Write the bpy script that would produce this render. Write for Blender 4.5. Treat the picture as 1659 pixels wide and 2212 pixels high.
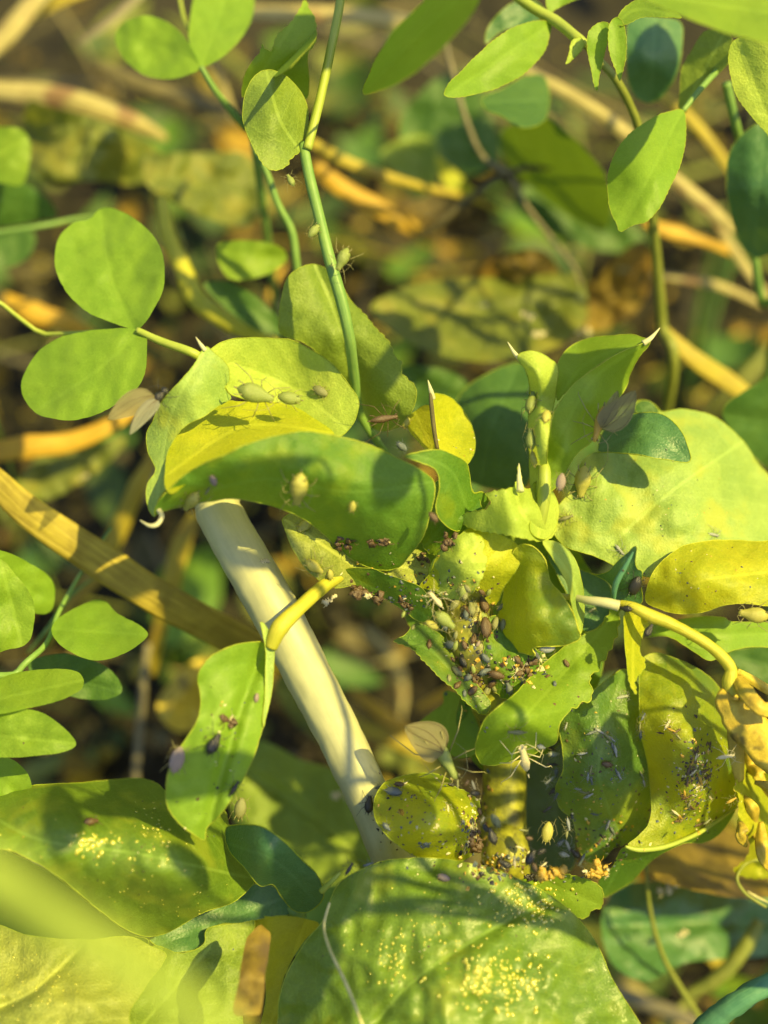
import bpy, bmesh, math, random
import numpy as np
from mathutils import Vector, Matrix, noise
from mathutils.geometry import delaunay_2d_cdt
random.seed(7)
for o in list(bpy.data.objects): bpy.data.objects.remove(o)
scn = bpy.context.scene
COL = scn.collection

# ------------------------------------------------------------------ camera
PITCH = math.radians(60)            # the phone looks down at the weeds
RT = Vector((1, 0, 0)); FW = Vector((0, math.cos(PITCH), -math.sin(PITCH))); UP = RT.cross(FW)
FOCUS = 0.120                       # metres from lens to the plane in focus
WIDE = 0.060                        # metres of plant seen across that plane
CAM = Vector((0, -0.060, 0.174))
cd = bpy.data.cameras.new('camera'); cam = bpy.data.objects.new('camera', cd); COL.objects.link(cam)
cam.matrix_world = Matrix.Translation(CAM) @ Matrix((RT, UP, -FW)).transposed().to_4x4()
cd.sensor_fit = 'HORIZONTAL'; cd.sensor_width = 36; cd.lens = 36 * FOCUS / WIDE
cd.clip_start = 0.002; cd.clip_end = 50
cd.dof.use_dof = True; cd.dof.focus_distance = FOCUS; cd.dof.aperture_fstop = 19
scn.camera = cam

# ------------------------------------------------------------------ light
SUN = (RT * 0.50 + UP * 0.36 - FW * 0.76).normalized()      # towards the sun
sun_el = math.asin(SUN.z); sun_az = math.atan2(SUN.x, SUN.y)
w = bpy.data.worlds.new('World'); scn.world = w; w.use_nodes = True
nt = w.node_tree; nt.nodes.clear()
sky = nt.nodes.new('ShaderNodeTexSky'); sky.sky_type = 'NISHITA'; sky.sun_disc = False
sky.sun_elevation = sun_el; sky.sun_rotation = sun_az; sky.air_density = 1.3; sky.dust_density = 2.0
bg = nt.nodes.new('ShaderNodeBackground'); bg.inputs[1].default_value = 0.095
wo = nt.nodes.new('ShaderNodeOutputWorld')
nt.links.new(sky.outputs[0], bg.inputs[0]); nt.links.new(bg.outputs[0], wo.inputs[0])
sd = bpy.data.lights.new('sun', 'SUN'); sd.energy = 5.0; sd.angle = math.radians(0.5); sd.color = (1.0, 0.80, 0.24)
so = bpy.data.objects.new('sun', sd); COL.objects.link(so)
so.rotation_euler = SUN.to_track_quat('Z', 'Y').to_euler()
vs = scn.view_settings; vs.view_transform = 'Standard'; vs.look = 'None'; vs.gamma = 1; vs.use_curve_mapping = False
vs.exposure = 1.05

# ------------------------------------------------------------------ helpers
IW, IH = 1659.0, 2212.0
def at(x, y, d=0.0):
    """photo position + millimetres behind the plane in focus -> point in the world"""
    D = FOCUS + d * 1e-3; k = WIDE * D / FOCUS / IW
    return CAM + FW * D + RT * ((x - IW / 2) * k) - UP * ((y - IH / 2) * k)
def G(s, ox, oy): return lambda x, y: (x * s + ox, y * s + oy)
FR = {'d': G(1, 0, 0), 'A': G(.5, 0, 0), 'B': G(.5, 829.5, 0), 'C': G(.5, 0, 677.7), 'D': G(.5, 829.5, 677.7),
      'E': G(.5, 0, 1474.7), 'F': G(.5, 829.5, 1474.7), 'M': G(.4085, 610, 1016.5),
      '1': G(.286, 271, 677.7), '2': G(.286, 677.7, 677.7), '3': G(.3464, 1084.3, 677.7), '4': G(.286, 813.2, 1084.3),
      '5': G(.286, 1184.6, 1118.2), '6': G(.286, 745.5, 1558.7), '7': G(.286, 1184.6, 1490.9)}
def conv(fr, pts): f = FR[fr]; return [tuple(f(p[0], p[1])) + tuple(p[2:]) for p in pts]
GROUND_Z = -0.018
def below(x, y, d):
    p = at(x, y, d); return Vector((p.x, p.y, GROUND_Z - .001))
def tag(o, label=None, cat=None, group=None, kind=None):
    if label: o['label'] = label
    if cat: o['category'] = cat
    if group: o['group'] = group
    if kind: o['kind'] = kind
    return o
def thing(name, label, cat, loc, group=None):
    o = bpy.data.objects.new(name, None); o.empty_display_size = .004; COL.objects.link(o); o.location = loc
    return tag(o, label, cat, group)
def wpos(o):
    p = Vector(o.location); q = o.parent
    while q: p = p + Vector(q.location); q = q.parent
    return p
def mesh_obj(name, verts, faces, mat, parent=None, uv=None, smooth=True, mats=None, fmat=None, loc=None):
    base = wpos(parent) if parent else Vector(loc if loc is not None else (0, 0, 0))
    me = bpy.data.meshes.new(name)
    me.from_pydata([tuple(Vector(v) - base) for v in verts], [], faces)
    for m in (mats or [mat]): me.materials.append(m)
    if smooth: me.polygons.foreach_set('use_smooth', [True] * len(me.polygons))
    if fmat: me.polygons.foreach_set('material_index', fmat)
    if uv is not None:
        l = me.uv_layers.new(name='leaf'); vi = np.zeros(len(me.loops), int); me.loops.foreach_get('vertex_index', vi)
        l.data.foreach_set('uv', np.array(uv)[vi].ravel())
    me.update()
    o = bpy.data.objects.new(name, me); COL.objects.link(o)
    if parent: o.parent = parent
    else: o.location = base
    return o
def crom(P, n=6, closed=True):
    P = [np.array(p, float) for p in P]; N = len(P); out = []
    rng = range(N) if closed else range(N - 1)
    for i in rng:
        g = (lambda k: P[k % N]) if closed else (lambda k: P[min(max(k, 0), N - 1)])
        p0, p1, p2, p3 = g(i - 1), g(i), g(i + 1), g(i + 2)
        for k in range(n):
            t = k / n
            out.append(.5 * (2 * p1 + (p2 - p0) * t + (2 * p0 - 5 * p1 + 4 * p2 - p3) * t * t + (3 * p1 - p0 - 3 * p2 + p3) * t ** 3))
    if not closed: out.append(P[-1])
    return out
def tps(ctrl):
    c = np.array(ctrl, float)
    if len(c) < 3:
        m = c[:, 2].mean() if len(c) else 0.0
        return lambda X: np.full(len(X), m)
    P = c[:, :2] / 100.0; n = len(P)
    def U(r): return np.where(r > 1e-9, r * r * np.log(r + 1e-12), 0)
    K = U(np.linalg.norm(P[:, None] - P[None], axis=2)) + np.eye(n) * 0.05
    A = np.zeros((n + 3, n + 3)); A[:n, :n] = K; A[:n, n] = 1; A[:n, n + 1:] = P; A[n, :n] = 1; A[n + 1:, :n] = P.T
    b = np.zeros(n + 3); b[:n] = c[:, 2]
    w_ = np.linalg.lstsq(A, b, rcond=None)[0]
    def f(X):
        X = np.array(X, float)[:, :2] / 100.0
        return U(np.linalg.norm(X[:, None] - P[None], axis=2)) @ w_[:n] + w_[n] + X @ w_[n + 1:]
    return f
def inside(poly, X):
    px, py = poly[:, 0], poly[:, 1]; qx, qy = np.roll(px, -1), np.roll(py, -1); r = np.zeros(len(X), bool)
    for a, b, c, d_ in zip(px, py, qx, qy):
        if b == d_: continue
        m = ((b > X[:, 1]) != (d_ > X[:, 1])) & (X[:, 0] < (c - a) * (X[:, 1] - b) / (d_ - b) + a); r ^= m
    return r
def seg_dist(X, L):
    """distance, side and run along polyline L for points X"""
    best = np.full(len(X), 1e9); run = np.zeros(len(X)); side = np.ones(len(X)); acc = 0
    for a, b in zip(L[:-1], L[1:]):
        ab = b - a; l = np.linalg.norm(ab) + 1e-9; t = np.clip(((X - a) @ ab) / l ** 2, 0, 1)
        q = a + t[:, None] * ab; dd = np.linalg.norm(X - q, axis=1); m = dd < best
        s = np.sign(ab[0] * (X[:, 1] - a[1]) - ab[1] * (X[:, 0] - a[0])); s[s == 0] = 1
        best = np.where(m, dd, best); run = np.where(m, acc + t * l, run); side = np.where(m, s, side); acc += l
    return best, side, run
MMPX = WIDE * 1000 / IW
leafn = [0]
def leaf(parent, fr, outline, depth, rib, mat, name='leaf', teeth=0, tooth_at=None, crease=0.18, wav=0.25, step=9, rim=None, rimr=1.5,
         label=None, smooth_n=5, sharp=(), cup=0.0, holes=None):
    """leaf blade: smooth outline, real depth, crease along the rib, rounded margin"""
    leafn[0] += 1; sd_ = leafn[0] * 7.31
    O = conv(fr, outline); D = conv(fr, depth) if isinstance(depth[0], tuple) else [(0, 0, depth[0])]
    R = np.array([p[:2] for p in crom(conv(fr, rib), 8, False)]) if rib else None
    P = np.array([p[:2] for p in crom([o[:2] for o in O], smooth_n)])
    seg = np.linalg.norm(np.roll(P, -1, 0) - P, axis=1)          # even spacing
    cum = np.concatenate([[0], np.cumsum(seg)]); tot = cum[-1]; n = max(16, int(tot / (step * .62)))
    if teeth: n = max(n, int(tot / 3.2))
    tt = np.arange(n) * tot / n; Pc = np.vstack([P, P[:1]])
    Q = np.stack([np.interp(tt, cum, Pc[:, 0]), np.interp(tt, cum, Pc[:, 1])], 1)
    tn = np.roll(Q, -1, 0) - np.roll(Q, 1, 0); tn /= np.linalg.norm(tn, axis=1)[:, None] + 1e-9
    area = 0.5 * np.sum(Q[:, 0] * np.roll(Q[:, 1], -1) - np.roll(Q[:, 0], -1) * Q[:, 1])
    nr = np.stack([tn[:, 1], -tn[:, 0]], 1) * (1 if area > 0 else -1)
    off = np.array([noise.noise(Vector((t * .02, sd_, 1))) * 2.2 + noise.noise(Vector((t * .09, sd_, 5))) * .9 for t in tt])
    if teeth:
        per = 9.0 + 3.2 * teeth; ph = (tt / per) % 1.0; saw = np.where(ph < .75, ph / .75, (1 - ph) / .25) - .4
        m = np.ones(n)
        if tooth_at is not None:
            f0, f1 = tooth_at; u = tt / tot; m = ((u >= f0) & (u <= f1)) if f0 <= f1 else ((u >= f0) | (u <= f1))
        off = off + saw * teeth * 1.7 * m * (0.7 + .6 * np.array([noise.noise(Vector((int(t / per) * 3.7, sd_, 2))) for t in tt]))
    Q = Q + nr * off[:, None]
    lo, hi = Q.min(0), Q.max(0)
    gx, gy = np.meshgrid(np.arange(lo[0], hi[0], step), np.arange(lo[1], hi[1], step * .87))
    gx = gx + (np.arange(gx.shape[0]) % 2)[:, None] * step * .5
    I = np.stack([gx.ravel(), gy.ravel()], 1); rj = np.random.RandomState(leafn[0]); I = I + rj.uniform(-.12, .12, I.shape) * step
    I = I[inside(Q, I)]
    dd, _, _ = seg_dist(I, np.vstack([Q, Q[:1]])) if len(Q) < 400 else (np.array([np.min(np.linalg.norm(Q - p, axis=1)) for p in I]), 0, 0)
    I = I[dd > step * .45]
    for (hx, hy, hr) in (holes or []):
        hx, hy = FR[fr](hx, hy); I = I[np.linalg.norm(I - (hx, hy), axis=1) > hr]
    A = np.vstack([Q, I]); nq = len(Q)
    r = delaunay_2d_cdt([Vector(p) for p in A], [(i, (i + 1) % nq) for i in range(nq)], [list(range(nq))], 1, 1e-5)
    V2 = np.array([(v.x, v.y) for v in r[0]]); F = [list(f) for f in r[2]]
    if holes:
        hh = [(FR[fr](hx, hy), hr) for hx, hy, hr in holes]
        F = [f for f in F if not any(np.linalg.norm(V2[f].mean(0) - np.array(c)) < hr for c, hr in hh)]
    f = tps(D); Z = f(V2)
    U_ = np.zeros((len(V2), 2))
    if R is not None:
        ds, sg, run = seg_dist(V2, R); U_[:, 0] = ds * sg * MMPX; U_[:, 1] = run * MMPX
        Z = Z + crease * np.exp(-(ds * MMPX / .5) ** 2) + cup * (ds * MMPX) ** 2
        lat = run * MMPX / 2.1 - ds * MMPX * .55
        Z = Z + .035 * np.cos(lat * 2 * math.pi) * np.clip(ds * MMPX / 1.5, 0, 1) * (wav > 0)
    Z = Z + wav * np.array([noise.noise(Vector((x * .012, y * .012, sd_))) * 1.6 + noise.noise(Vector((x * .04, y * .04, sd_))) * .45 for x, y in V2])
    W = [at(x, y, z) for (x, y), z in zip(V2, Z)]
    fm = [0] * len(F); mats = [mat]; uv = U_.tolist()
    if rim is not None:                                            # thickened margin along the blade's edge
        mats.append(rim); base = len(W); k = 6; idx = []
        zq = f(Q)
        for i in range(nq):
            j = int(np.argmin(np.abs(V2[:, 0] - Q[i, 0]) + np.abs(V2[:, 1] - Q[i, 1])))
            c = W[j]; t = (at(*Q[(i + 1) % nq], Z[j]) - at(*Q[i - 1], Z[j])).normalized(); n1 = t.cross(FW).normalized(); n2 = t.cross(n1)
            rr = min(rimr, 2.6) * .62 * MMPX * 1e-3 * (.8 + .5 * noise.noise(Vector((i * .2, sd_, 0))))
            for q in range(k):
                a = 2 * math.pi * q / k; W.append(c + (n1 * math.cos(a) + n2 * math.sin(a)) * rr); uv.append([5, 5])
        for i in range(nq):
            for q in range(k):
                a, b = base + i * k + q, base + i * k + (q + 1) % k; c, d_ = base + ((i + 1) % nq) * k + (q + 1) % k, base + ((i + 1) % nq) * k + q
                F.append([a, b, c, d_]); fm.append(1)
    o = mesh_obj(name, W, F, mat, parent, uv=uv, mats=mats, fmat=fm, loc=W[0])
    if label: o['label'] = label
    return o
def tube_geo(C, rad, k=10, caps=True, flat=1.0, V=None, F=None, bumpy=0, seed=0):
    V = [] if V is None else V; F = [] if F is None else F
    base = len(V); n = len(C); ref = None
    for i, c in enumerate(C):
        t = (C[min(i + 1, n - 1)] - C[max(i - 1, 0)]).normalized()
        if ref is None: ref = t.cross(FW); ref = ref if ref.length > 1e-3 else t.cross(RT)
        n1 = (ref - t * ref.dot(t)).normalized(); ref = n1; n2 = t.cross(n1)
        for q in range(k):
            a = 2 * math.pi * q / k; rr = rad[i]
            if bumpy: rr *= 1 + bumpy * noise.noise(Vector((i * .35, q * 1.3, seed)))
            V.append(c + n1 * math.cos(a) * rr + n2 * math.sin(a) * rr * flat)
    for i in range(n - 1):
        for q in range(k):
            F.append([base + i * k + q, base + i * k + (q + 1) % k, base + (i + 1) * k + (q + 1) % k, base + (i + 1) * k + q])
    if caps:
        F.append([base + q for q in range(k)][::-1]); F.append([base + (n - 1) * k + q for q in range(k)])
    return V, F
def path3(fr, pts, n=7, tail=None):
    P = [at(*q) for q in conv(fr, pts)]
    if tail is not None: P += tail
    return [Vector(p) for p in crom(P, n, False)]
def tube(parent, fr, pts, rpx, mat, name='stem', label=None, flat=1.0, tail=None, k=10, n=7, bumpy=.06, **kw):
    """stem through photo points with depths; radius in photo px at the focus plane"""
    C = path3(fr, pts, n, tail); N = len(C)
    r = rpx if isinstance(rpx, (list, tuple)) else [rpx, rpx]
    rad = [np.interp(i / (N - 1), np.linspace(0, 1, len(r)), r) * MMPX * 1e-3 for i in range(N)]
    V, F = tube_geo(C, rad, k, True, flat, bumpy=bumpy, seed=len(bpy.data.objects))
    acc = [0.0]
    for a, b in zip(C[:-1], C[1:]): acc.append(acc[-1] + (b - a).length * 1000)
    uv = [[(q / k) * 6, acc[i]] for i in range(N) for q in range(k)]
    o = mesh_obj(name, V, F, mat, parent, uv=uv, loc=C[-1])
    if label: o['label'] = label
    return o
def blade(parent, fr, pts, wpx, mat, name='grass_blade', fold=.25, twist=0, label=None, seed=0, tail=None):
    """grass or straw ribbon with a keel: pts (x,y,d), half width in px"""
    C = path3(fr, pts, 8, tail); N = len(C); V = []; F = []; uv = []; K = 8; acc = 0
    r = wpx if isinstance(wpx, (list, tuple)) else [wpx, wpx]
    for i, c in enumerate(C):
        t = (C[min(i + 1, N - 1)] - C[max(i - 1, 0)]).normalized(); s = t.cross(FW).normalized(); nrm = s.cross(t)
        a = math.radians(twist) * (i / (N - 1) - .5) + .2 * noise.noise(Vector((i * .12, seed, 0)))
        s, nrm = s * math.cos(a) + nrm * math.sin(a), nrm * math.cos(a) - s * math.sin(a)
        hw = np.interp(i / (N - 1), np.linspace(0, 1, len(r)), r) * MMPX * 1e-3; hw *= 1 + .12 * noise.noise(Vector((i * .2, seed, 4)))
        if i: acc += (C[i] - C[i - 1]).length * 1000
        for q in range(K + 1):
            u = q / K * 2 - 1
            V.append(c + s * hw * u + nrm * hw * (fold * abs(u) + .05 * math.cos(u * 14))); uv.append([u * hw * 1000, acc])
    for i in range(N - 1):
        for q in range(K):
            a = i * (K + 1) + q; F.append([a, a + 1, a + K + 2, a + K + 1])
    o = mesh_obj(name, V, F, mat, parent, uv=uv, loc=C[0])
    m = o.modifiers.new('thickness', 'SOLIDIFY'); m.thickness = .00012
    if label: o['label'] = label
    return o

# ------------------------------------------------------------------ materials
def nodes(name):
    m = bpy.data.materials.new(name); m.use_nodes = True; t = m.node_tree; t.nodes.clear(); return m, t
class N:
    def __init__(s, t): s.t = t
    def __call__(s, typ, ins=None, **p):
        n = s.t.nodes.new(typ)
        for k, v in p.items(): setattr(n, k, v)
        for k, v in (ins or {}).items():
            if isinstance(v, bpy.types.NodeSocket): s.t.links.new(v, n.inputs[k])
            else: n.inputs[k].default_value = v
        return n
    def math(s, op, a, b=0.0, c=None):
        n = s.t.nodes.new('ShaderNodeMath'); n.operation = op
        for i, v in enumerate((a, b) if c is None else (a, b, c)):
            if isinstance(v, bpy.types.NodeSocket): s.t.links.new(v, n.inputs[i])
            else: n.inputs[i].default_value = v
        return n.outputs[0]
    def mix(s, f, a, b):
        n = s.t.nodes.new('ShaderNodeMix'); n.data_type = 'RGBA'
        for i, v in ((0, f), (6, a), (7, b)):
            if isinstance(v, bpy.types.NodeSocket): s.t.links.new(v, n.inputs[i])
            else: n.inputs[i].default_value = v if not isinstance(v, tuple) else (*v, 1)[:4]
        return n.outputs[2]
    def ramp(s, f, lo, hi):
        n = s.t.nodes.new('ShaderNodeMapRange'); n.interpolation_type = 'SMOOTHSTEP'
        s.t.links.new(f, n.inputs[0]); n.inputs[1].default_value = lo; n.inputs[2].default_value = hi
        return n.outputs[0]
def leaf_mat(name, c1, c2, trans=.35, tcol=None, rough=.5, vein=.35, vcol=None, bump=.6, spots=0, scol=(.10, .06, .02), glint=0, coat=0, spec=.35, patch=None, pscale=.25):
    low = lambda c, k=.55: c and (c[0], c[1], c[2] * k)
    c1, c2, tcol, patch, vcol = low(c1), low(c2), low(tcol), low(patch), low(vcol)
    m, t = nodes(name); n = N(t)
    tc = n('ShaderNodeTexCoord'); mp = n('ShaderNodeMapping', {0: tc.outputs['Object'], 3: (1000, 1000, 1000)})
    P = mp.outputs[0]
    n1 = n('ShaderNodeTexNoise', {0: P, 'Scale': .22, 'Detail': 5, 'Roughness': .6})
    n2 = n('ShaderNodeTexNoise', {0: P, 'Scale': 1.6, 'Detail': 4, 'Roughness': .65})
    f = n.math('ADD', n.math('MULTIPLY', n.ramp(n1.outputs[0], .38, .64), .7), n.math('MULTIPLY', n.ramp(n2.outputs[0], .35, .7), .35))
    col = n.mix(f, c1, c2)
    n8 = n('ShaderNodeTexNoise', {0: P, 'Scale': 7.0, 'Detail': 3, 'Roughness': .7}); col = n.mix(n.math('MULTIPLY', n.ramp(n8.outputs[0], .42, .72), .28), col, tuple(min(1, c * 1.7 + .01) for c in c2))
    n9 = n('ShaderNodeTexNoise', {0: P, 'Scale': 3.1, 'Detail': 5, 'Roughness': .75}); col = n.mix(n.math('MULTIPLY', n.ramp(n9.outputs[0], .5, .8), .4), col, tuple(c * .55 for c in c1))
    if patch:                                          # broad patches of bloom; on yellow leaves also dappled sun and shade
        n3 = n('ShaderNodeTexNoise', {0: P, 'Scale': pscale, 'Detail': 3}); col = n.mix(n.ramp(n3.outputs[0], .5, .66), col, patch)
    uv = n('ShaderNodeUVMap', uv_map='leaf'); sx = n('ShaderNodeSeparateXYZ', {0: uv.outputs[0]})
    au = n.math('ABSOLUTE', sx.outputs[0]); wob = n.math('MULTIPLY', n2.outputs[0], .35)
    lat = n.math('ADD', n.math('SUBTRACT', n.math('DIVIDE', sx.outputs[1], 2.1), n.math('MULTIPLY', au, .55)), wob)
    fr = n.math('ABSOLUTE', n.math('SUBTRACT', n.math('FRACT', lat), .5))
    v1 = n.math('SUBTRACT', 1.0, n.ramp(fr, .0, .055)); v0 = n.math('SUBTRACT', 1.0, n.ramp(au, .05, .2))
    vor = n('ShaderNodeTexVoronoi', {0: P, 'Scale': 1.5}, feature='DISTANCE_TO_EDGE')
    v2 = n.math('MULTIPLY', n.math('SUBTRACT', 1.0, n.ramp(vor.outputs[0], .0, .06)), .35)
    vv = n.math('MAXIMUM', n.math('MAXIMUM', v0, n.math('MULTIPLY', v1, .55)), v2)
    vc = vcol or tuple(min(1, c * 1.7 + .03) for c in c2)
    col = n.mix(n.math('MULTIPLY', vv, vein), col, vc)
    if spots:
        vs_ = n('ShaderNodeTexVoronoi', {0: P, 'Scale': .9, 'Randomness': 1}); ns = n('ShaderNodeTexNoise', {0: P, 'Scale': .5})
        sp = n.math('MULTIPLY', n.math('SUBTRACT', 1.0, n.ramp(vs_.outputs[0], .05, .17)), n.ramp(ns.outputs[0], .5, .58))
        col = n.mix(n.math('MULTIPLY', sp, spots), col, scol)
    fine = n('ShaderNodeTexNoise', {0: P, 'Scale': 5.0, 'Detail': 3})
    cell = n('ShaderNodeTexVoronoi', {0: P, 'Scale': 5.5})
    h = n.math('ADD', n.math('MULTIPLY', vv, -.2), n.math('ADD', n.math('MULTIPLY', fine.outputs[0], .5), n.math('MULTIPLY', n2.outputs[0], .9)))
    h = n.math('ADD', h, n.math('MULTIPLY', cell.outputs[0], .30 + glint))
    bp = n('ShaderNodeBump', {'Strength': bump, 'Distance': .00011 + .0001 * glint, 'Height': h})
    rg = n.math('ADD', rough - .08, n.math('MULTIPLY', n2.outputs[0], .2))
    pr = n('ShaderNodeBsdfPrincipled', {'Base Color': col, 'Roughness': rg, 'Normal': bp.outputs[0], 'Specular IOR Level': spec, 'Coat Weight': coat, 'Coat Roughness': .22})
    if coat:                                           # waxy, speckled skin of its own
        vw = n('ShaderNodeTexVoronoi', {0: P, 'Scale': 3.2, 'Randomness': 1}); nm = n('ShaderNodeTexNoise', {0: P, 'Scale': .35, 'Detail': 3})
        b2 = n('ShaderNodeBump', {'Strength': 1.0, 'Distance': .00016, 'Height': n.math('MULTIPLY', vw.outputs[0], n.ramp(nm.outputs[0], .4, .62)), 'Normal': bp.outputs[0]})
        t.links.new(b2.outputs[0], pr.inputs['Coat Normal'])
    tcol_ = tcol or tuple(min(.9, c * 1.9) for c in c2)
    tm = n.mix(n.math('MULTIPLY', f, .6), tcol_, tuple(c * .7 for c in tcol_))
    tm = n.mix(n.math('MULTIPLY', vv, vein * .6), tm, tuple(c * .6 for c in tcol_))
    tr = n('ShaderNodeBsdfTranslucent', {'Color': tm, 'Normal': bp.outputs[0]})
    mx = n('ShaderNodeMixShader', {0: trans, 1: pr.outputs[0], 2: tr.outputs[0]})
    n('ShaderNodeOutputMaterial', {0: mx.outputs[0]})
    return m
def solid_mat(name, c1, c2, scale=1.0, rough=.6, trans=0, tcol=None, streak=0, bump=.4, spec=.4, alpha=1.0, dark=None, sheen=0):
    m, t = nodes(name); n = N(t)
    tc = n('ShaderNodeTexCoord'); mp = n('ShaderNodeMapping', {0: tc.outputs['Object'], 3: (1000, 1000, 1000)})
    n1 = n('ShaderNodeTexNoise', {0: mp.outputs[0], 'Scale': scale, 'Detail': 6, 'Roughness': .65})
    f = n.ramp(n1.outputs[0], .35, .66); h = n1.outputs[0]
    if streak:                                          # fibres that run along the blade
        uv = n('ShaderNodeUVMap', uv_map='leaf'); m2 = n('ShaderNodeMapping', {0: uv.outputs[0], 3: (streak, .12, 1)})
        n2 = n('ShaderNodeTexNoise', {0: m2.outputs[0], 'Scale': 1.0, 'Detail': 4, 'Roughness': .7})
        f = n.math('ADD', n.math('MULTIPLY', f, .45), n.math('MULTIPLY', n.ramp(n2.outputs[0], .36, .66), .6)); h = n.math('ADD', h, n2.outputs[0])
    col = n.mix(f, c1, c2)
    if dark:
        n4 = n('ShaderNodeTexNoise', {0: mp.outputs[0], 'Scale': scale * .45, 'Detail': 4}); col = n.mix(n.ramp(n4.outputs[0], .55, .66), col, dark)
    bp = n('ShaderNodeBump', {'Strength': bump, 'Distance': .00015, 'Height': h})
    pr = n('ShaderNodeBsdfPrincipled', {'Base Color': col, 'Roughness': rough, 'Normal': bp.outputs[0], 'Specular IOR Level': spec, 'Alpha': alpha})
    out = pr.outputs[0]
    if trans:
        tr = n('ShaderNodeBsdfTranslucent', {'Color': (*(tcol or c2), 1)}); out = n('ShaderNodeMixShader', {0: trans, 1: out, 2: tr.outputs[0]}).outputs[0]
    n('ShaderNodeOutputMaterial', {0: out})
    return m
L = {
 'pale': leaf_mat('pale_leaf', (.30, .42, .10), (.42, .52, .14), .42, (.60, .70, .10), vein=.22),
 'yellow': leaf_mat('yellow_leaf', (.30, .36, .02), (.46, .48, .03), .45, (.75, .75, .02), vein=.25),
 'glauc': leaf_mat('glaucous_leaf', (.19, .30, .11), (.28, .39, .14), .32, (.42, .55, .08), vein=.25, patch=(.34, .40, .10)),
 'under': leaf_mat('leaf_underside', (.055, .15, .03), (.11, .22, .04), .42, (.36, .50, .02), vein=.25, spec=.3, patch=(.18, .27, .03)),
 'fresh': leaf_mat('fresh_leaf', (.14, .25, .03), (.22, .34, .045), .45, (.46, .60, .03), vein=.2, bump=.35),
 'clover': leaf_mat('clover_leaf', (.15, .28, .035), (.21, .35, .05), .45, (.42, .60, .04), vein=.12, bump=.2),
 'dull': leaf_mat('dull_leaf', (.12, .19, .04), (.20, .28, .06), .34, (.40, .48, .04), vein=.4, bump=.7),
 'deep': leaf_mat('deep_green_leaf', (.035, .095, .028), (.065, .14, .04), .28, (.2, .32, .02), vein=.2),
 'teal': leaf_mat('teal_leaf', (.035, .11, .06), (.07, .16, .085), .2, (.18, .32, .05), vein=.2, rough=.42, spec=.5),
 'glossy': leaf_mat('glossy_leaf', (.075, .145, .02), (.13, .21, .03), .25, (.36, .44, .02), vein=.4, rough=.42, glint=.1, bump=.3, spec=.35, coat=.14, patch=(.19, .25, .035), spots=.2),
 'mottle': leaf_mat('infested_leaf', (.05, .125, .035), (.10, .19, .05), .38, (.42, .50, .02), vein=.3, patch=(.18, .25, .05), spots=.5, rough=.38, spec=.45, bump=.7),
 'honey': leaf_mat('dying_yellow_leaf', (.26, .32, .02), (.44, .44, .03), .45, (.80, .74, .02), vein=.25, spots=.15),
 'dusty': leaf_mat('dusty_leaf', (.17, .21, .06), (.27, .30, .09), .25, (.36, .40, .05), vein=.5, spots=.6, scol=(.08, .11, .03), bump=.9),
 'sun_blotch': leaf_mat('sun_blotched_leaf', (.13, .22, .03), (.36, .40, .02), .5, (.74, .74, .015), vein=.35, vcol=(.3, .34, .06), patch=(.09, .18, .05), pscale=.16, spots=.4, scol=(.12, .07, .02), rough=.4, spec=.45, bump=.7),  # yellow for sunlit, green for shaded patches, both put into the colour
 'olive': leaf_mat('olive_leaf', (.07, .095, .025), (.15, .18, .05), .30, (.36, .38, .04), vein=.2, patch=(.20, .20, .05)),
 'shade': leaf_mat('shade_dark_leaf', (.02, .045, .012), (.045, .08, .018), .2, (.1, .16, .01), vein=.2),  # leaf green darkened in place of shade, for low weeds and the cleft
 'rim': leaf_mat('leaf_margin', (.26, .34, .04), (.36, .42, .07), .35, (.55, .6, .06), vein=0),
 'rimy':   leaf_mat('yellow_margin', (.42, .46, .05), (.5, .52, .08), .3, (.7, .7, .05), vein=0),
}
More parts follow.
